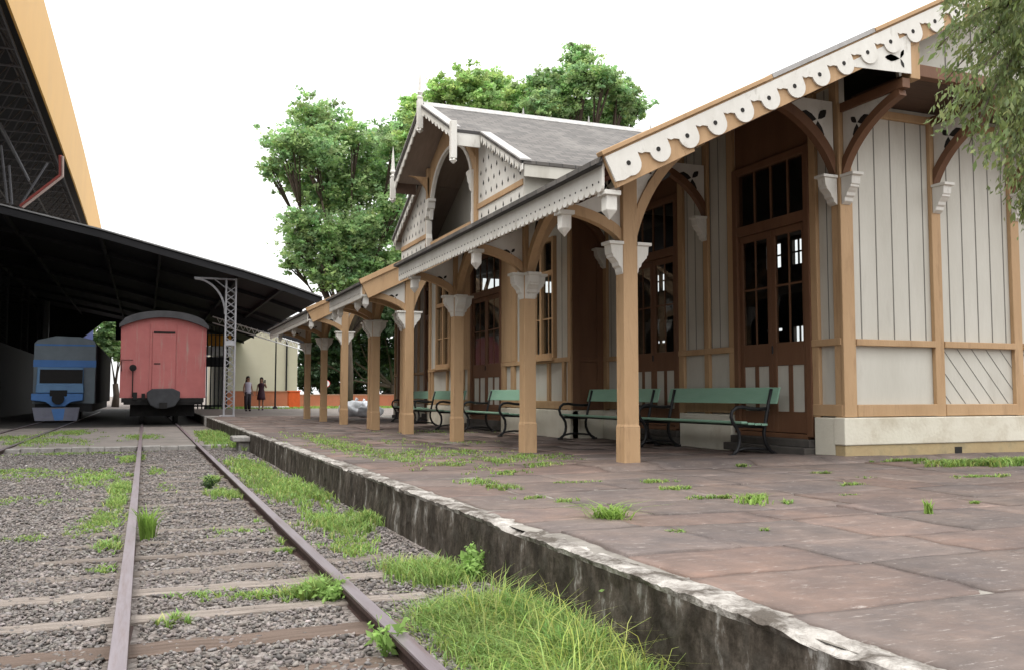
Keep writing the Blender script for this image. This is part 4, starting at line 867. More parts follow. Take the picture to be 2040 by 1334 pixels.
def railcar():
    y=40.0; x0,x1=-4.08,-1.86; cx=-3.13
    E=empty('blue_railcar',(cx,y,RZ),'blue and grey diesel railcar with dark windscreen and snow-plough front in the shed','railcar')
    gy=mat('railcar_grey',(.24,.29,.33),(.19,.23,.26),2,rough=.6); bl=mat('railcar_blue',(.11,.28,.66),(.09,.23,.55),2,rough=.55); bl2=mat('railcar_pale_blue',(.19,.36,.60),(.15,.29,.50),2,rough=.55); dk=mat('railcar_dark',(.012,.012,.014),rough=.6); pg=mat('plough_grey',(.26,.27,.33),(.2,.2,.26),3,rough=.7); gl=mat('dark_screen',(.015,.013,.012),rough=.55,spec=.2)
    mb=MB(); pts=[(x0,.42),(x0,2.78),(x0+.12,2.92),(cx-.2,3.08),(x1-.6,3.06),(x1-.1,2.94),(x1,2.8),(x1,.42)]; mb.prism(pts,'y',y+.02,y+16); obj('body',mb,gy,E,bevel=.03)
    mb=MB(); mb.box(x0-.01,x1+.01,y-.0,y+.018,1.86,2.14); mb.box(x0+.05,x1-.05,y-.0,y+.016,2.7,2.76); obj('stripe',mb,bl,E)
    mb=MB(); mb.box(x0-.012,x1+.03,y+.6,y+15.9,.44,2.75); obj('side_panel',mb,dk,E)
    a,b=x0+.16,x1-.42
    mb=MB(); mb.prism([(y-.35,1.02),(y-.25,1.85),(y,1.85),(y,1.02)],'x',a,b); obj('cab_front',mb,bl2,E,bevel=.02)
    mb=MB(); mb.add([(a+.1,y-.335,1.22),(b-.02,y-.335,1.22),(b-.02,y-.275,1.76),(a+.1,y-.275,1.76)],[(0,1,2,3)]); mb.add([(a+.1,y-.32,1.22),(b-.02,y-.32,1.22),(b-.02,y-.26,1.76),(a+.1,y-.26,1.76)],[(0,1,2,3)]); obj('windscreen',mb,gl,E)
    mb=MB(); mb.box(a-.02,b+.03,y-.42,y-.0,.84,1.16); obj('bumper_panel',mb,bl2,E,bevel=.03)
    mb=MB(); mb.prism([(x0-.0,.82),(b+.02,.82),(b+.02,.56),(b-.42,.48),(cx+.22,.32),(cx-.22,.32),(x0+.5,.5),(x0,.56)],'y',y-.5,y+.2); obj('buffer_beam',mb,bl,E,bevel=.02)
    mb=MB(); mb.disc((cx,.62),.22,'y',(y-.72,y-.4),14); mb.box(cx-.3,cx+.3,y-.55,y-.3,.72,.95); obj('coupler',mb,dk,E)
    mb=MB(); mb.prism([(x0+.06,.28),(b-.08,.28),(b-.16,-.24),(x0+.16,-.24)],'y',y-.62,y-.5); p=obj('plough',mb,pg,E,bevel=.02)
    mb=MB(); mb.prism([(cx-.22,.22),(cx+.25,.24),(cx+.2,-.2),(cx-.1,-.22)],'y',y-.626,y-.621); obj('paint_patch',mb,bl,p)
    mb=MB(); mb.box(x0+.1,x1-.1,y,y+15.5,.1,.42); obj('underframe',mb,dk,E)
    for yy in (y+1.2,y+3.2):
        for x in RX2: q=MB(); q.lathe([(.05,-.06),(.41,-.06),(.41,-.02),(.38,.06),(.05,.06)],18,(x,yy,RZ+.39),ax='x'); obj('wheel',q,dk,E)
railcar()
# ================================================================== FAR SIDE: buildings, fence, signs, people
mb=MB(); mb.box(4.8,9.75,64,80,-.4,6.0); cb=tag(obj('cream_building',mb,CREAMB),'tall plain cream rendered building behind the two women','building')
mb=MB(); mb.box(8.95,9.05,63.9,63.99,-.4,5.8); obj('downpipe',mb,SHED,cb); mb=MB(); mb.box(4.7,9.85,63.85,64,5.8,6.1); obj('parapet',mb,SHEDT,cb)
mb=MB(); mb.box(4.6,8.95,60.9,61.1,-.4,.98); mb.prism([(8.95,61.1),(24,70.1),(24,69.9),(8.95,60.9)],'z',-.4,.74); bw=tag(obj('boundary_wall',mb,ORW),'low salmon orange garden wall running behind the lawn','wall')
mb=MB(); mb.box(4.55,8.95,60.85,61.15,.98,1.03); mb.prism([(8.96,61.15),(24,70.15),(24,69.85),(8.96,60.85)],'z',.74,.80); obj('coping',mb,mat('salmon_coping',(.60,.33,.25)),bw)
mb=MB(); mb.box(4,40,52.05,70,-.5,-.05); tag(obj('lawn',mb,mat('lawn_green',(.13,.22,.045),(.09,.16,.035),3,rough=.9,bump=.5)),kind='structure')
# slim lamp pole behind the women
mb=MB(); q=at(548,805,1,52); mb.tube([(q[0],52,-.1),(q[0],52,3.9)],[.05,.035],8); mb.lathe([(.14,0),(.14,.12),(.06,.2)],10,(q[0],52,-.06)); tag(obj('pole',mb,SHED),'thin dark metal pole standing on the lawn right of the two women','pole')
# round sign
e=empty('round_sign',(at(650,765,1,50)[0],50,-.05),'round white sign with red rim on a dark post on the lawn','sign'); x=e.location.x
mb=MB(); mb.tube([(x,50,-.1),(x,50,1.4)],.04,8); obj('sign_post',mb,SHED,e)
mb=MB(); mb.disc((x,1.38),.2,'y',(49.93,49.955),20); o=obj('sign_plate',mb,SIGNR,e); mb=MB(); mb.disc((x,1.38),.165,'y',(49.925,49.929),20); obj('sign_face',mb,SIGNW,o); mb=MB(); mb.box(x-.025,x+.025,49.92,49.924,1.26,1.5); obj('sign_bar',mb,SHED,o)
# bin
q=at(585,800,1,58); mb=MB(); mb.box(q[0]-.35,q[0]+.35,57.7,58.3,-.05,.95); mb.box(q[0]-.39,q[0]+.39,57.66,58.34,.95,1.02); tag(obj('litter_bin',mb,BIN,bevel=.04),'bright orange litter bin against the salmon wall','bin')
# rubbish bags
for i,(px,py,r,lab) in enumerate([(706,828,.42,'grey white plastic rubbish sack slumped lower in the heap behind the canopy posts'),(722,818,.36,'pale rubbish sack standing upright at the back of the heap'),(738,830,.34,'small grey rubbish sack at the right of the heap')]):
    q=at(px,py,2,0.0); bm=bmesh.new(); bmesh.ops.create_icosphere(bm,subdivisions=4,radius=1); mb=MB()
    for v in bm.verts:
        p=v.co.copy(); d=1+.25*noise.noise(p*1.5+Vector((i*5,0,0)))+.10*noise.noise(p*5); v.co=Vector((p.x*r*1.25*d,p.y*r*d,(max(p.z,-.6)*.8+.5)*r*d))
    bm.verts.ensure_lookup_table(); mb.add([v.co for v in bm.verts],[[v.index for v in f.verts] for f in bm.faces]); bm.free()
    mb.tube([(0,0,r*1.1),(.04,.02,r*1.35),(.1,.05,r*1.5)],[.05,.03,.07],7)
    o=obj('rubbish_sack',mb,BAG,smooth=True); o.location=q; tag(o,lab,'rubbish bag','heap of rubbish sacks')
# white slabs on the grass
for i,(px,py,lx,lab) in enumerate([(552,812,1.3,'long flat white slab lying on the grass beside the pole'),(515,812,.9,'short white slab lying behind the women')]):
    q=at(px,py,2,-.02); mb=MB(); mb.box(-lx/2,lx/2,-.3,.3,-.04,.1); o=obj('white_slab',mb,SIGNW,bevel=.02); o.location=(q[0],q[1],-.02); tag(o,lab,'slab','white slabs on the lawn')
# dark gate with orange and white hoarding seen between carriage and column
e=empty('steel_gate',(3.1,54,-.1),'dark barred gate under an orange and white hoarding between carriage and lattice column','gate')
mb=MB()
for i in range(9): mb.box(2.5+.22*i,2.57+.22*i,54,54.06,-.1,4.6)
mb.box(2.4,4.4,54.0,54.08,2.35,2.9); mb.box(2.4,4.4,54.0,54.08,.1,.2); obj('bars',mb,SHED,e)
mb=MB(); mb.box(2.4,4.5,54.2,54.25,3.55,4.15); obj('hoarding',mb,SIGNO,e); mb=MB(); mb.box(2.4,4.5,54.2,54.25,3.0,3.5); obj('white_panel',mb,SIGNW,e)
# blue board in the gap behind the railcar
q0=at(160,668,1,82); q1=at(186,645,1,82); mb=MB(); mb.box(q0[0],q1[0],82,82.1,GZ,q1[2]); tag(obj('blue_board',mb,SIGNB),'pale blue board seen through the gap above the railcar','board')
# people: skinned bodies with clothes
def skin_body(name,joints,edges,m,parent,sub=2,root=0):
    me=bpy.data.meshes.new(name); me.from_pydata([j[:3] for j in joints],edges,[]); o=bpy.data.objects.new('tmp',me); C.objects.link(o)
    md=o.modifiers.new('skin','SKIN'); sv=me.skin_vertices[0].data
    for i,j in enumerate(joints): sv[i].radius=(j[3],j[4] if len(j)>4 else j[3]); sv[i].use_root=(i==root)
    o.modifiers.new('sub','SUBSURF').levels=sub
    dg=bpy.context.evaluated_depsgraph_get(); me2=bpy.data.meshes.new_from_object(o.evaluated_get(dg)); C.objects.unlink(o); bpy.data.objects.remove(o)
    me2.name=name; me2.polygons.foreach_set('use_smooth',[True]*len(me2.polygons)); me2.materials.clear(); return link(name,me2,m,parent,local=True)
def loft(secs,n=14):
    mb=MB(); vs=[]
    for x,y,z,a,b in secs:
        for j in range(n): q=2*PI*j/n; vs.append((x+a*math.cos(q),y+b*math.sin(q),z))
    k=len(secs); mb.add(vs,[(i*n+j,i*n+(j+1)%n,(i+1)*n+(j+1)%n,(i+1)*n+j) for i in range(k-1) for j in range(n)]+[tuple(range(n)),tuple((k-1)*n+j for j in range(n))]); return mb
def person(px,py,label,armup,dress):
    q=at(px,py,2,-.004); E=empty('person',q,label,'person','women standing at the far end of the platform',rz=R(200) if not armup else R(160))
    H=[(0,0,.88,.13,.10),(0,0,1.05,.105,.085),(0,0,1.28,.125,.09),(0,0,1.36,.05),(0,.01,1.46,.06),(0,.015,1.53,.075,.085),(0,.01,1.60,.055)]
    ed=[(0,1),(1,2),(2,3),(3,4),(4,5),(5,6)]
    def chain(pts,root):
        a=root
        for p in pts: H.append(p); ed.append((a,len(H)-1)); a=len(H)-1
        return a
    for s in (-1,1):
        a=chain([(s*.08,0,.80,.08),(s*.085,.01,.46,.052),(s*.085,0,.26,.05),(s*.085,.0,.07,.03),(s*.09,.13,.03,.03)],0)
    for s in (-1,1):
        if armup and s==-1: pts=[(s*.16,0,1.30,.042),(s*.27,.08,1.12,.034),(s*.25,.22,1.30,.026),(s*.24,.27,1.37,.024)]
        else: pts=[(s*.16,0,1.30,.042),(s*.21,-.01,1.06,.035),(s*.22,.06,.86,.025),(s*.22,.08,.80,.022)]
        a=chain(pts,2); hx,hy,hz=H[a][:3]; up=1 if (armup and s==-1) else -1
        for k in range(4): chain([(hx+(k-1.5)*.018,hy+.012,hz+up*.05,.008),(hx+(k-1.5)*.02,hy+.03,hz+up*(.085-.006*abs(k-1.5)),.007)],a)
        chain([(hx-s*.035,hy+.02,hz+up*.03,.009),(hx-s*.045,hy+.035,hz+up*.055,.008)],a)
    skin_body('body',H,ed,SKIN,E)
    mb=MB(); mb.lathe([(.004,.0),(.018,.01),(.012,.045),(.003,.055)],6,(0,.10,1.49)); 
    for s in (-1,1): mb.lathe([(.004,-.03),(.02,-.015),(.02,.015),(.004,.03)],6,(s*.078,.01,1.51))
    obj('facial_features',mb,SKIN,E,local=True); mb=MB()
    for s in (-1,1): mb.lathe([(.002,-.008),(.011,0),(.002,.008)],6,(s*.032,.094,1.535))
    obj('eyes',mb,HAIR,E,local=True)
    obj('hair',loft([(0,-.075,1.12,.10,.03),(0,-.07,1.25,.115,.045),(0,-.05,1.40,.105,.07),(0,-.03,1.50,.098,.085),(0,-.015,1.58,.094,.09),(0,-.01,1.64,.07,.07),(0,-.01,1.665,.02,.02)]),HAIR,E,smooth=True,local=True)
    if dress:
        obj('dress',loft([(0,0,.52,.22,.17),(0,0,.70,.20,.155),(0,0,.90,.175,.135),(0,0,1.06,.135,.105),(0,0,1.2,.155,.12),(0,0,1.32,.165,.105),(0,0,1.37,.09,.075)]),CLR,E,smooth=True,local=True)
    else:
        obj('top',loft([(0,0,.82,.18,.135),(0,0,.95,.16,.12),(0,0,1.08,.14,.11),(0,0,1.22,.16,.12),(0,0,1.33,.17,.105),(0,0,1.375,.09,.075)]),CLL,E,smooth=True,local=True)
        mb=MB()
        for s in (-1,1): mb.tube([(s*.075,0,.90),(s*.085,.0,.5),(s*.085,.0,.09)],[.115,.085,.07],12)
        obj('trousers',mb,CLD,E,smooth=True,local=True)
    mb=MB()
    for s in (-1,1): mb.lathe([(.03,0),(.05,.015),(.045,.05),(.03,.07)],10,(s*.09,.06,0),sx=.9,sy=2.2)
    obj('shoes',mb,CLD,E,smooth=True,local=True)
    if armup: mb=MB(); mb.box(-.28,-.20,.29,.30,1.38,1.52); obj('phone',mb,CLD,E,local=True)
person(493,818,'woman with long dark hair, lilac top and dark trousers standing by the column',False,False)
person(520,816,'woman in a dark knee-length dress holding up one hand on the platform end',True,True)
# ================================================================== TREES
def leaves(name,P,N,size,toneP,mat_,parent,aspect=.6,droop=None):
    "P (n,3) leaf positions; random facing cards folded in two, one mesh"
    n=len(P); a=rng.normal(size=(n,3)); a[:,2]*=.6
    if droop is not None: a=a*.45+droop
    a/=np.linalg.norm(a,axis=1)[:,None]; b=np.cross(a,rng.normal(size=(n,3))); b/=np.linalg.norm(b,axis=1)[:,None]; c=np.cross(a,b)
    s=(size*(.45+1.1*rng.random(n)))[:,None]
    V=np.stack([P-a*s*.5,P+b*s*aspect*.5+c*s*.08,P+a*s*.55,P-b*s*aspect*.5+c*s*.08],1)
    f=np.array([[0,1,2,3]]); me=npmesh(name,V.reshape(-1,3),[(f+(np.arange(n)*4)[:,None])],np.repeat(toneP,4,0))
    return link(name,me,mat_,parent)
def tree(name,label,base,lobes,nleaf,size,m,trunk_r,group='background trees',hfork=.35,cl=20):
    E=empty(name,base,label,'tree',group); base=np.array(base,float)
    cen=np.array([l[:3] for l in lobes]); top=cen[:,2].mean(); mb=MB()
    fork=base+(cen.mean(0)-base)*hfork; fork[:2]=base[:2]+(cen.mean(0)-base)[:2]*.15
    mb.tube([base,base+(fork-base)*.5+np.array([.1,.05,0]),fork],[trunk_r,trunk_r*.8,trunk_r*.7],10)
    for i,l in enumerate(lobes):
        c=np.array(l[:3]); mid=(fork+c)/2+rng.normal(size=3)*.35+np.array([0,0,-.3]); mb.tube([fork-[0,0,.2],mid,c],[trunk_r*.34,trunk_r*.17,.03],7)
        for _ in range(5):
            d=rng.normal(size=3); d/=np.linalg.norm(d); mb.tube([(mid+c)/2,c+d*l[3]*.45,c+d*l[3]*.9],[.07,.045,.012],5)
    obj('trunk',mb,BARK,E,smooth=True)
    wts=np.array([l[3]**2 for l in lobes]); wts/=wts.sum(); Pp=[];Tt=[]
    for l,wt in zip(lobes,wts):
        nc=max(6,int(nleaf*wt/cl)); d=rng.normal(size=(nc,3)); d/=np.linalg.norm(d,axis=1)[:,None]
        rr=l[3]*(.25+.80*rng.random(nc)**.6)*np.array([.84+.75*noise.noise(Vector((d[i]*2.3).tolist())+Vector((l[0],l[1],l[2]))) for i in range(nc)]); cc=np.array(l[:3])+d*rr[:,None]*np.array([1.08,1.08,.85]); cr=l[3]*(.08+.13*rng.random(nc))
        q=rng.normal(size=(nc,cl,3))*np.array([1,1,.55])*cr[:,None,None]*.75+cc[:,None,:]; Pp.append(q.reshape(-1,3))
        tn=(.62+.85*rng.random(nc))[:,None]*np.stack([1+.3*(rng.random(nc)-.45),np.ones(nc),.85+.4*rng.random(nc)],1); Tt.append(np.repeat(tn,cl,0)*(.85+.3*rng.random((nc*cl,1))))
    Pp=np.concatenate(Pp);Tt=np.concatenate(Tt); leaves('crown',Pp,None,size,Tt,m,E); return E
def lob(lst,Y,sc):
    out=[]
    for px,py,r in lst:
        q=at(px,py,1,Y+random.uniform(-2,2)); out.append((*q,r*sc))
    return out
def gb(px,Y): q=at(px,780,1,Y); return (q[0],Y,GZ)
s1=55/F
tree('broadleaf_tree','big loose green tree rising behind the train shed roof, left of the gable',gb(690,55),lob([(615,232,48),(575,290,54),(620,300,60),(680,380,60),(700,480,60),(650,540,44),(735,560,50),(690,560,40),(600,440,44),(790,400,46),(790,300,44),(800,470,46),(785,525,50),(765,275,44),(800,255,38),(815,350,40),(650,240,50),(545,335,34),(590,360,48),(655,320,58),(700,270,44),(735,300,50),(715,370,62),(770,350,50),(640,400,48),(600,490,44),(650,470,56),(720,450,60),(775,440,48),(585,525,30),(640,540,40),(700,520,58),(760,530,56)],55,s1*1.0),95000,.20,LEAF1,.42)
s2=44/F
tree('broadleaf_tree','broad green tree whose crown shows above the slate roof ridge',gb(960,47),lob([(830,215,40),(880,185,40),(935,170,42),(985,172,42),(1030,190,38),(815,280,30),(850,240,40),(960,215,44),(1010,225,44),(905,230,44),(1050,215,36),(860,270,40)],47,s2*1.08),42000,.18,LEAF2,.32)
tree('broadleaf_tree','darker tree with a high rounded top behind the right end of the slate roof',gb(1170,44),lob([(1155,115,42),(1150,165,50),(1200,160,46),(1090,170,46),(1235,190,46),(1260,215,38),(1120,215,46),(1190,215,46),(1075,210,40),(1230,235,44),(1150,240,44)],44,s2),44000,.175,LEAF1,.3)
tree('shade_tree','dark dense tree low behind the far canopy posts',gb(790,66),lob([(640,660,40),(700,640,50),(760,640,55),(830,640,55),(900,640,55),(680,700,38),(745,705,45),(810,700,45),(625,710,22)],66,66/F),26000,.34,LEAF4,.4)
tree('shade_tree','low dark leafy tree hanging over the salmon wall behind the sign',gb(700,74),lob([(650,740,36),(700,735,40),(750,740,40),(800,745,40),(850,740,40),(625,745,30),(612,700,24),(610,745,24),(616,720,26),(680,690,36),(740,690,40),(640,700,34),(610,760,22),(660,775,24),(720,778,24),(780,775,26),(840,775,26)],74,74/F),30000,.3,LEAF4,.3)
tree('shade_tree','dark green tree beyond the shed opening, above the railcar',gb(230,92),lob([(215,680,34),(245,700,26),(225,650,22)],92,92/F),7000,.4,LEAF1,.35)
# drooping tree at the right edge, trunk out of the picture
def weeper():
    E=empty('willow_tree',(8.7,4.3,-.02),'drooping fine-leaved tree hanging over the right end of the station','tree')
    mb=MB(); mb.tube([(8.7,4.3,-.1),(8.6,4.35,1.8),(8.2,4.6,3.6),(7.6,4.9,4.6)],[.2,.17,.12,.08],10)
    Pp=[];Tt=[];Dd=[]
    tips=[]
    def strand(px0,py0,px1,py1,Y,n,wdt):
        a=np.array(at(px0,py0,1,Y)); b=np.array(at(px1,py1,1,Y)); c=(a+b)/2+np.array([-.05,0,.12])
        pts=[(1-t)**2*a+2*t*(1-t)*c+t*t*b for t in np.linspace(0,1,9)]; mb.tube(pts,[.012]*4+[.008]*3+[.004]*2,5)
        for i in range(n):
            t=rng.random(); p=(1-t)**2*a+2*t*(1-t)*c+t*t*b; Pp.append(p+rng.normal(size=3)*wdt*(.5+.5*t)); d=b-a; d=d/np.linalg.norm(d); Dd.append(d*.5+np.array([0,0,-.55])); k=.7+.6*rng.random(); Tt.append((k*(.95+.25*rng.random()),k,k*(.8+.4*rng.random())))
    spec=[(2060,-60,1880,20,5.0,230),(2060,-20,1868,95,5.1,240),(2070,10,1885,160,5.2,230),(2080,40,1872,235,5.0,210),(2090,90,1895,245,5.3,220),(2060,60,1930,290,5.1,230),(2080,120,1965,320,4.9,230),(2090,170,2000,380,5.0,240),(2095,200,2035,430,5.2,250),(2080,90,2015,330,5.4,230),(2060,-40,1940,60,5.5,260),(2050,-80,1920,-5,4.8,250),(2070,0,1960,130,5.5,260),(2080,30,1990,200,5.4,260),(2060,-60,1990,60,5.1,260),(2090,60,2020,240,5.1,240),(2100,240,2050,460,5.1,200),(2120,100,2080,380,5.2,200),(2080,-60,2030,90,4.9,240),(2050,-120,1965,10,5.2,240)]
    for x0,y0,x1,y1,Y,n in spec: strand(x0,y0,x1,y1,Y,int(n*1.9),.055)
    for q in [(2060,-60),(2090,90),(2080,30),(2100,240)]:
        p=at(*q,1,5.1); mb.tube([(8.2,4.6,3.6),((8.2+p[0])/2,(4.6+p[1])/2,max(3.6,p[2])+.3),tuple(p)],[.05,.03,.012],6)
    obj('trunk',mb,BARK,E,smooth=True); Pp=np.array(Pp); leaves('crown',Pp,None,.062,np.array(Tt),LEAF3,E,aspect=.36,droop=np.array(Dd))
weeper()
# ================================================================== GRASS AND WEEDS
def blades(P,h,lean=.5,wid=.006):
    n=len(P); a=rng.random(n)*6.28; d=np.stack([np.cos(a),np.sin(a),np.zeros(n)],1); sd=np.stack([-np.sin(a),np.cos(a),np.zeros(n)],1); h=h*(.5+.8*rng.random(n)); l=(lean*(.3+1.2*rng.random(n))*h)[:,None]; w_=(wid*(.6+.8*rng.random(n)))[:,None]; z=np.array([0,0,1.])
    p0=P; p1=P+d*l*.3+z*(h*.6)[:,None]; p2=P+d*l+z*(h*(.95-.25*lean*rng.random(n)))[:,None]
    V=np.stack([p0-sd*w_,p0+sd*w_,p1-sd*w_*.8,p1+sd*w_*.8,p2],1); i=(np.arange(n)*5)[:,None]
    return V.reshape(-1,3),np.array([[0,1,3,2]])+i,np.array([[2,3,4]])+i
def gmesh(name,chunks,label,cat,kind='stuff',m=None,group=None,extra=None):
    V=[];Q=[];T=[];tn=[];o=0
    for P,h,lean,wid,col in chunks:
        v,q,t=blades(P,h,lean,wid); V.append(v);Q.append(q+o);T.append(t+o);o+=len(v); n=len(P); k=(.65+.7*rng.random(n))[:,None]; c=np.array(col)*k*np.stack([1+.35*(rng.random(n)-.4),np.ones(n),.8+.4*rng.random(n)],1); dry=rng.random(n)<.10; c[dry]=np.array([1.7,1.15,1.5])*k[dry]; tn.append(np.repeat(c,5,0))
    me=npmesh(name,np.concatenate(V),[np.concatenate(Q),np.concatenate(T)],np.concatenate(tn)); o=link(name,me,m or GRASS); return tag(o,label,cat,group,kind)
def patch(x,y,z,rx,ry,n,h,lean=.6,wid=.005,col=(1,1,1),clump=0):
    if clump:
        k=max(3,n//clump); c=rng.normal(size=(k,2))*.5; i=rng.integers(0,k,n); g=c[i]+rng.normal(size=(n,2))*.07
    else: g=rng.normal(size=(n,2))*.5
    P=np.stack([x+g[:,0]*rx,y+g[:,1]*ry,np.full(n,z)],1); return P
def gp(px,py,rx,ry,n,h,lean=.7,wid=.005,col=(1,1,1),z=GZ,clump=14,lim=None):
    q=at(px,py,2,z); P=patch(q[0],q[1],z-.01,rx,ry,n,h,clump=clump)
    if lim=='track': P=P[(P[:,0]<1.965)&(np.abs(P[:,0]-RX[0])>.05)&(np.abs(P[:,0]-RX[1])>.05)]
    if lim=='plat': P=P[P[:,0]>2.03]
    return (P,h,lean,wid,col)
# strip between rail and platform wall, and weeds in the track
ch=[]
def strip(y0,y1,x0,x1,n,h,wid,lean=.8,clump=12,col=(1,1,1)):
    k=n//clump; c=np.stack([x0+(x1-x0)*rng.random(k),y0+(y1-y0)*rng.random(k)],1)
    keep=np.array([noise.noise((a*1.7,b*.9,2.0))>-.28 for a,b in c]); c=c[keep]; k=len(c); i=rng.integers(0,k,n); g=c[i]+rng.normal(size=(n,2))*np.array([.05,.07]); P=np.stack([g[:,0],g[:,1],np.full(n,GZ-.01)],1); P=P[(P[:,0]<1.965)&(P[:,0]>1.14)]
    ch.append((P,h,lean,wid,col))
strip(3.1,5.2,1.32,1.95,6500,.105,.003,1.3,20); strip(3.2,5.2,1.5,1.95,500,.24,.0024,1.3,4,(1.35,1.1,1.1)); strip(3.6,5.4,1.7,1.96,2200,.15,.003,1.2,14,(.85,.95,.9)); strip(3.1,4.6,1.25,1.6,2200,.07,.0034,1.0)
strip(4.6,6.0,1.5,1.9,3000,.10,.0036); ch.append(gp(700,1095,.22,.5,1100,.06,lim='track')); ch.append(gp(670,1045,.28,.8,2200,.09,lim='track')); ch.append(gp(740,1040,.12,.35,1100,.11,lim='track'))
ch.append(gp(560,975,.3,1.8,3600,.09,wid=.007,lim='track')); ch.append(gp(500,935,.28,2.2,2800,.09,wid=.008,lim='track')); ch.append(gp(620,985,.15,.9,1300,.10,wid=.007,lim='track')); ch.append(gp(455,880,.5,2.0,3000,.12,wid=.012,z=-.33)); ch.append(gp(430,868,.4,2.0,2000,.14,wid=.014,z=-.33))
for px,py,rx,ry,n,h in [(60,948,.9,.9,1300,.05),(30,940,.8,.5,800,.06),(200,950,.35,1.3,1500,.07),(240,975,.16,1.1,1500,.09),(170,965,.4,.9,700,.05),(235,1000,.14,1.0,1300,.08),(210,1035,.22,.7,1200,.06),(170,1060,.24,.5,650,.05),(190,1045,.18,.6,600,.06),(20,1000,.7,.6,600,.05),(50,1075,.25,.2,420,.045),(225,1090,.12,.4,420,.07),(200,1140,.14,.2,280,.05),(140,905,1.5,.5,1300,.06),(260,915,.3,1.2,900,.08),(330,975,.15,.8,300,.05),(310,940,.15,1.0,420,.06),(440,985,.18,.7,900,.08),(470,990,.12,.5,600,.08),(420,960,.1,.6,500,.10),(490,1060,.35,.2,260,.05),(420,1190,.22,.12,260,.05),(500,1190,.2,.1,380,.05),(600,1190,.16,.14,520,.08),(640,1185,.1,.16,700,.11),(575,1100,.1,.1,240,.05),(350,1240,.1,.12,180,.06),(570,1080,.1,.3,280,.06),(540,1040,.15,.3,300,.05),(80,880,1.2,2.5,2600,.07),(140,862,.8,2.5,2200,.07),(280,870,.5,2.2,2200,.06),(20,872,1.0,1.5,1200,.07),(420,875,.3,1.8,900,.08),(560,1190,.3,.08,300,.05)]:
    ch.append(gp(px,py,rx*.8,ry*.8,int(n*.85),h,.9,.0045 if py>960 else .008,z=GZ if py>893 else -.325,lim='track' if py>893 else None))
gmesh('grass',ch,'bright green grass growing between the rails and along the platform wall','grass')
# platform weeds
ch=[]
for px,py,rx,ry,n,h in [(620,868,.5,2.2,900,.05),(660,880,.3,1.6,1100,.06),(700,892,.35,1.2,1000,.06),(760,905,.4,.8,1000,.06),(800,880,.4,.9,500,.05),(800,915,.3,.6,600,.06),(850,900,.6,1.2,900,.05),(900,925,.4,.5,520,.06),(950,960,.14,.25,420,.06),(1000,970,.12,.16,420,.06),(930,900,.6,.6,700,.05),(1000,915,.5,.5,700,.06),(1060,908,.4,.3,600,.06),(1090,925,.3,.25,520,.06),(1130,915,.3,.3,360,.05),(1150,960,.25,.06,300,.04),(1300,960,.14,.08,520,.06),(1345,972,.12,.08,380,.05),(1400,990,.14,.05,220,.04),(1440,990,.1,.05,200,.05),(1500,992,.10,.06,420,.07),(1570,1000,.06,.05,140,.05),(1480,928,.1,.04,200,.06),(1640,942,.09,.05,260,.05),(1700,965,.12,.05,260,.05),(1690,985,.1,.03,140,.03),(1720,950,.1,.05,100,.03),(1940,1000,.07,.03,180,.035),(1130,995,.1,.05,160,.04),(1060,990,.14,.05,160,.04),(1350,1060,.07,.05,160,.04),(1530,1055,.03,.02,60,.04),(1000,940,.3,.25,260,.05),(870,860,.8,1.0,600,.05),(960,880,.6,.5,300,.05)]:
    ch.append(gp(px,py,rx*1.1,ry*1.1,int(n*.62),h*.72,1.2,.004 if py>940 else .006,z=0,lim='plat',clump=7))
for px,py,rx,ry,n,h in [(1980,925,.7,.12,2200,.09),(1880,922,.4,.1,700,.06),(2060,925,.5,.12,1200,.10),(1800,918,.4,.06,500,.05),(1960,950,.35,.08,420,.04)]: ch.append(gp(px,py,rx,ry,n,h,.9,.006,z=-.005))
gmesh('platform_weeds',ch,'sparse green weeds sprouting from the joints of the platform flagstones','weeds')
# lawn blades far off
ch=[]; n=9000; P=np.stack([5+18*rng.random(n),52.2+8*rng.random(n),np.full(n,-.06)],1); ch.append((P,.13,.7,.02,(1.1,1.1,.9))); gmesh('lawn_grass',ch,'mown bright grass of the far lawn','grass')
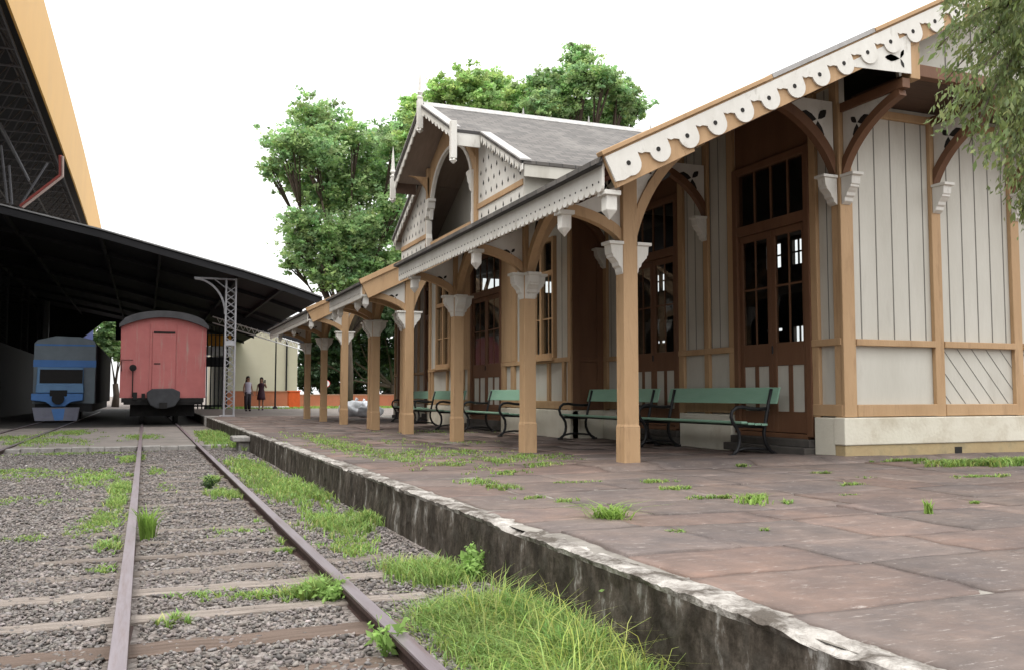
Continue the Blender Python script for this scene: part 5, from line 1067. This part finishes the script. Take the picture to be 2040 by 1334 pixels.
# individual plants
def tuft(px,py,n,h,r,lab,z=GZ,lean=.55,wid=.006,col=(1.1,1.1,.9)):
    q=at(px,py,2,z); P=np.concatenate([np.array(q)+np.concatenate([rng.normal(size=(n,2))*r,np.zeros((n,1))],1)]); P[:,2]=z-.005
    V,Q,T=blades(P,h,lean,wid); k=(.75+.5*rng.random(n))[:,None]*np.array(col); me=npmesh('grass_tuft',V-np.array([q[0],q[1],z]),[Q,T],np.repeat(k,5,0)); o=link('grass_tuft',me,GRASS); o.location=(q[0],q[1],z); tag(o,lab,'plant','grass tufts and weeds one can tell apart')
tuft(296,1075,110,.26,.025,'tall bright grass tuft hugging the inside of the left rail',wid=.007,lean=.5)
tuft(1215,1032,150,.115,.05,'large spiky grass tuft alone on the platform flagstones',z=0,lean=1.9,wid=.005)
tuft(1850,1022,50,.09,.015,'small upright grass tuft on the platform near the right edge',z=0,lean=.5)
tuft(1495,1000,70,.07,.06,'low grass tuft in a flagstone joint in front of the corner plinth',z=0,lean=.9)
def weed(px,py,h,r,n,lab,size=.045,z=GZ,m=None):
    q=at(px,py,2,z); E=empty('weed',(q[0],q[1],z),lab,'plant','grass tufts and weeds one can tell apart'); mb=MB(); Pp=[];Tt=[]
    for k in range(9):
        a=rng.random()*6.28; d=np.array([math.cos(a),math.sin(a),0])*r*(.4+.8*rng.random()); t=q+d+np.array([0,0,h*(.6+.5*rng.random())]); mid=q+d*.35+np.array([0,0,h*.45]); mb.tube([q,mid,t],[.004,.003,.0015],5)
        for i in range(n//9): u=.15+.85*rng.random(); p=(1-u)**2*q+2*u*(1-u)*mid+u*u*t; Pp.append(p+rng.normal(size=3)*r*.16); kk=.7+.6*rng.random(); Tt.append((kk,kk*1.05,kk*.9))
    obj('stem',mb,GRASS,E); a=E.children[0].data.attributes.new('tone','FLOAT_COLOR','POINT'); a.data.foreach_set('color',[1.0]*4*len(E.children[0].data.vertices)); leaves('foliage',np.array(Pp),None,size,np.array(Tt),m or LEAF2,E,aspect=.5)
weed(925,1152,.19,.19,420,'bushy leafy weed growing against the stained platform wall',.05)
weed(768,1310,.16,.09,80,'leafy seedling beside the right rail at the bottom of the photo',.055)
weed(660,1200,.13,.14,220,'spreading leafy weed against the inside of the right rail',.04)
weed(1290,1290,.26,.18,200,'thin dry weed leaning on the wall near the bottom of the photo',.035)
weed(415,975,.16,.12,220,'dark small bush between the rails in front of the crossing',.035,m=LEAF4)
print('built',len(bpy.data.objects))
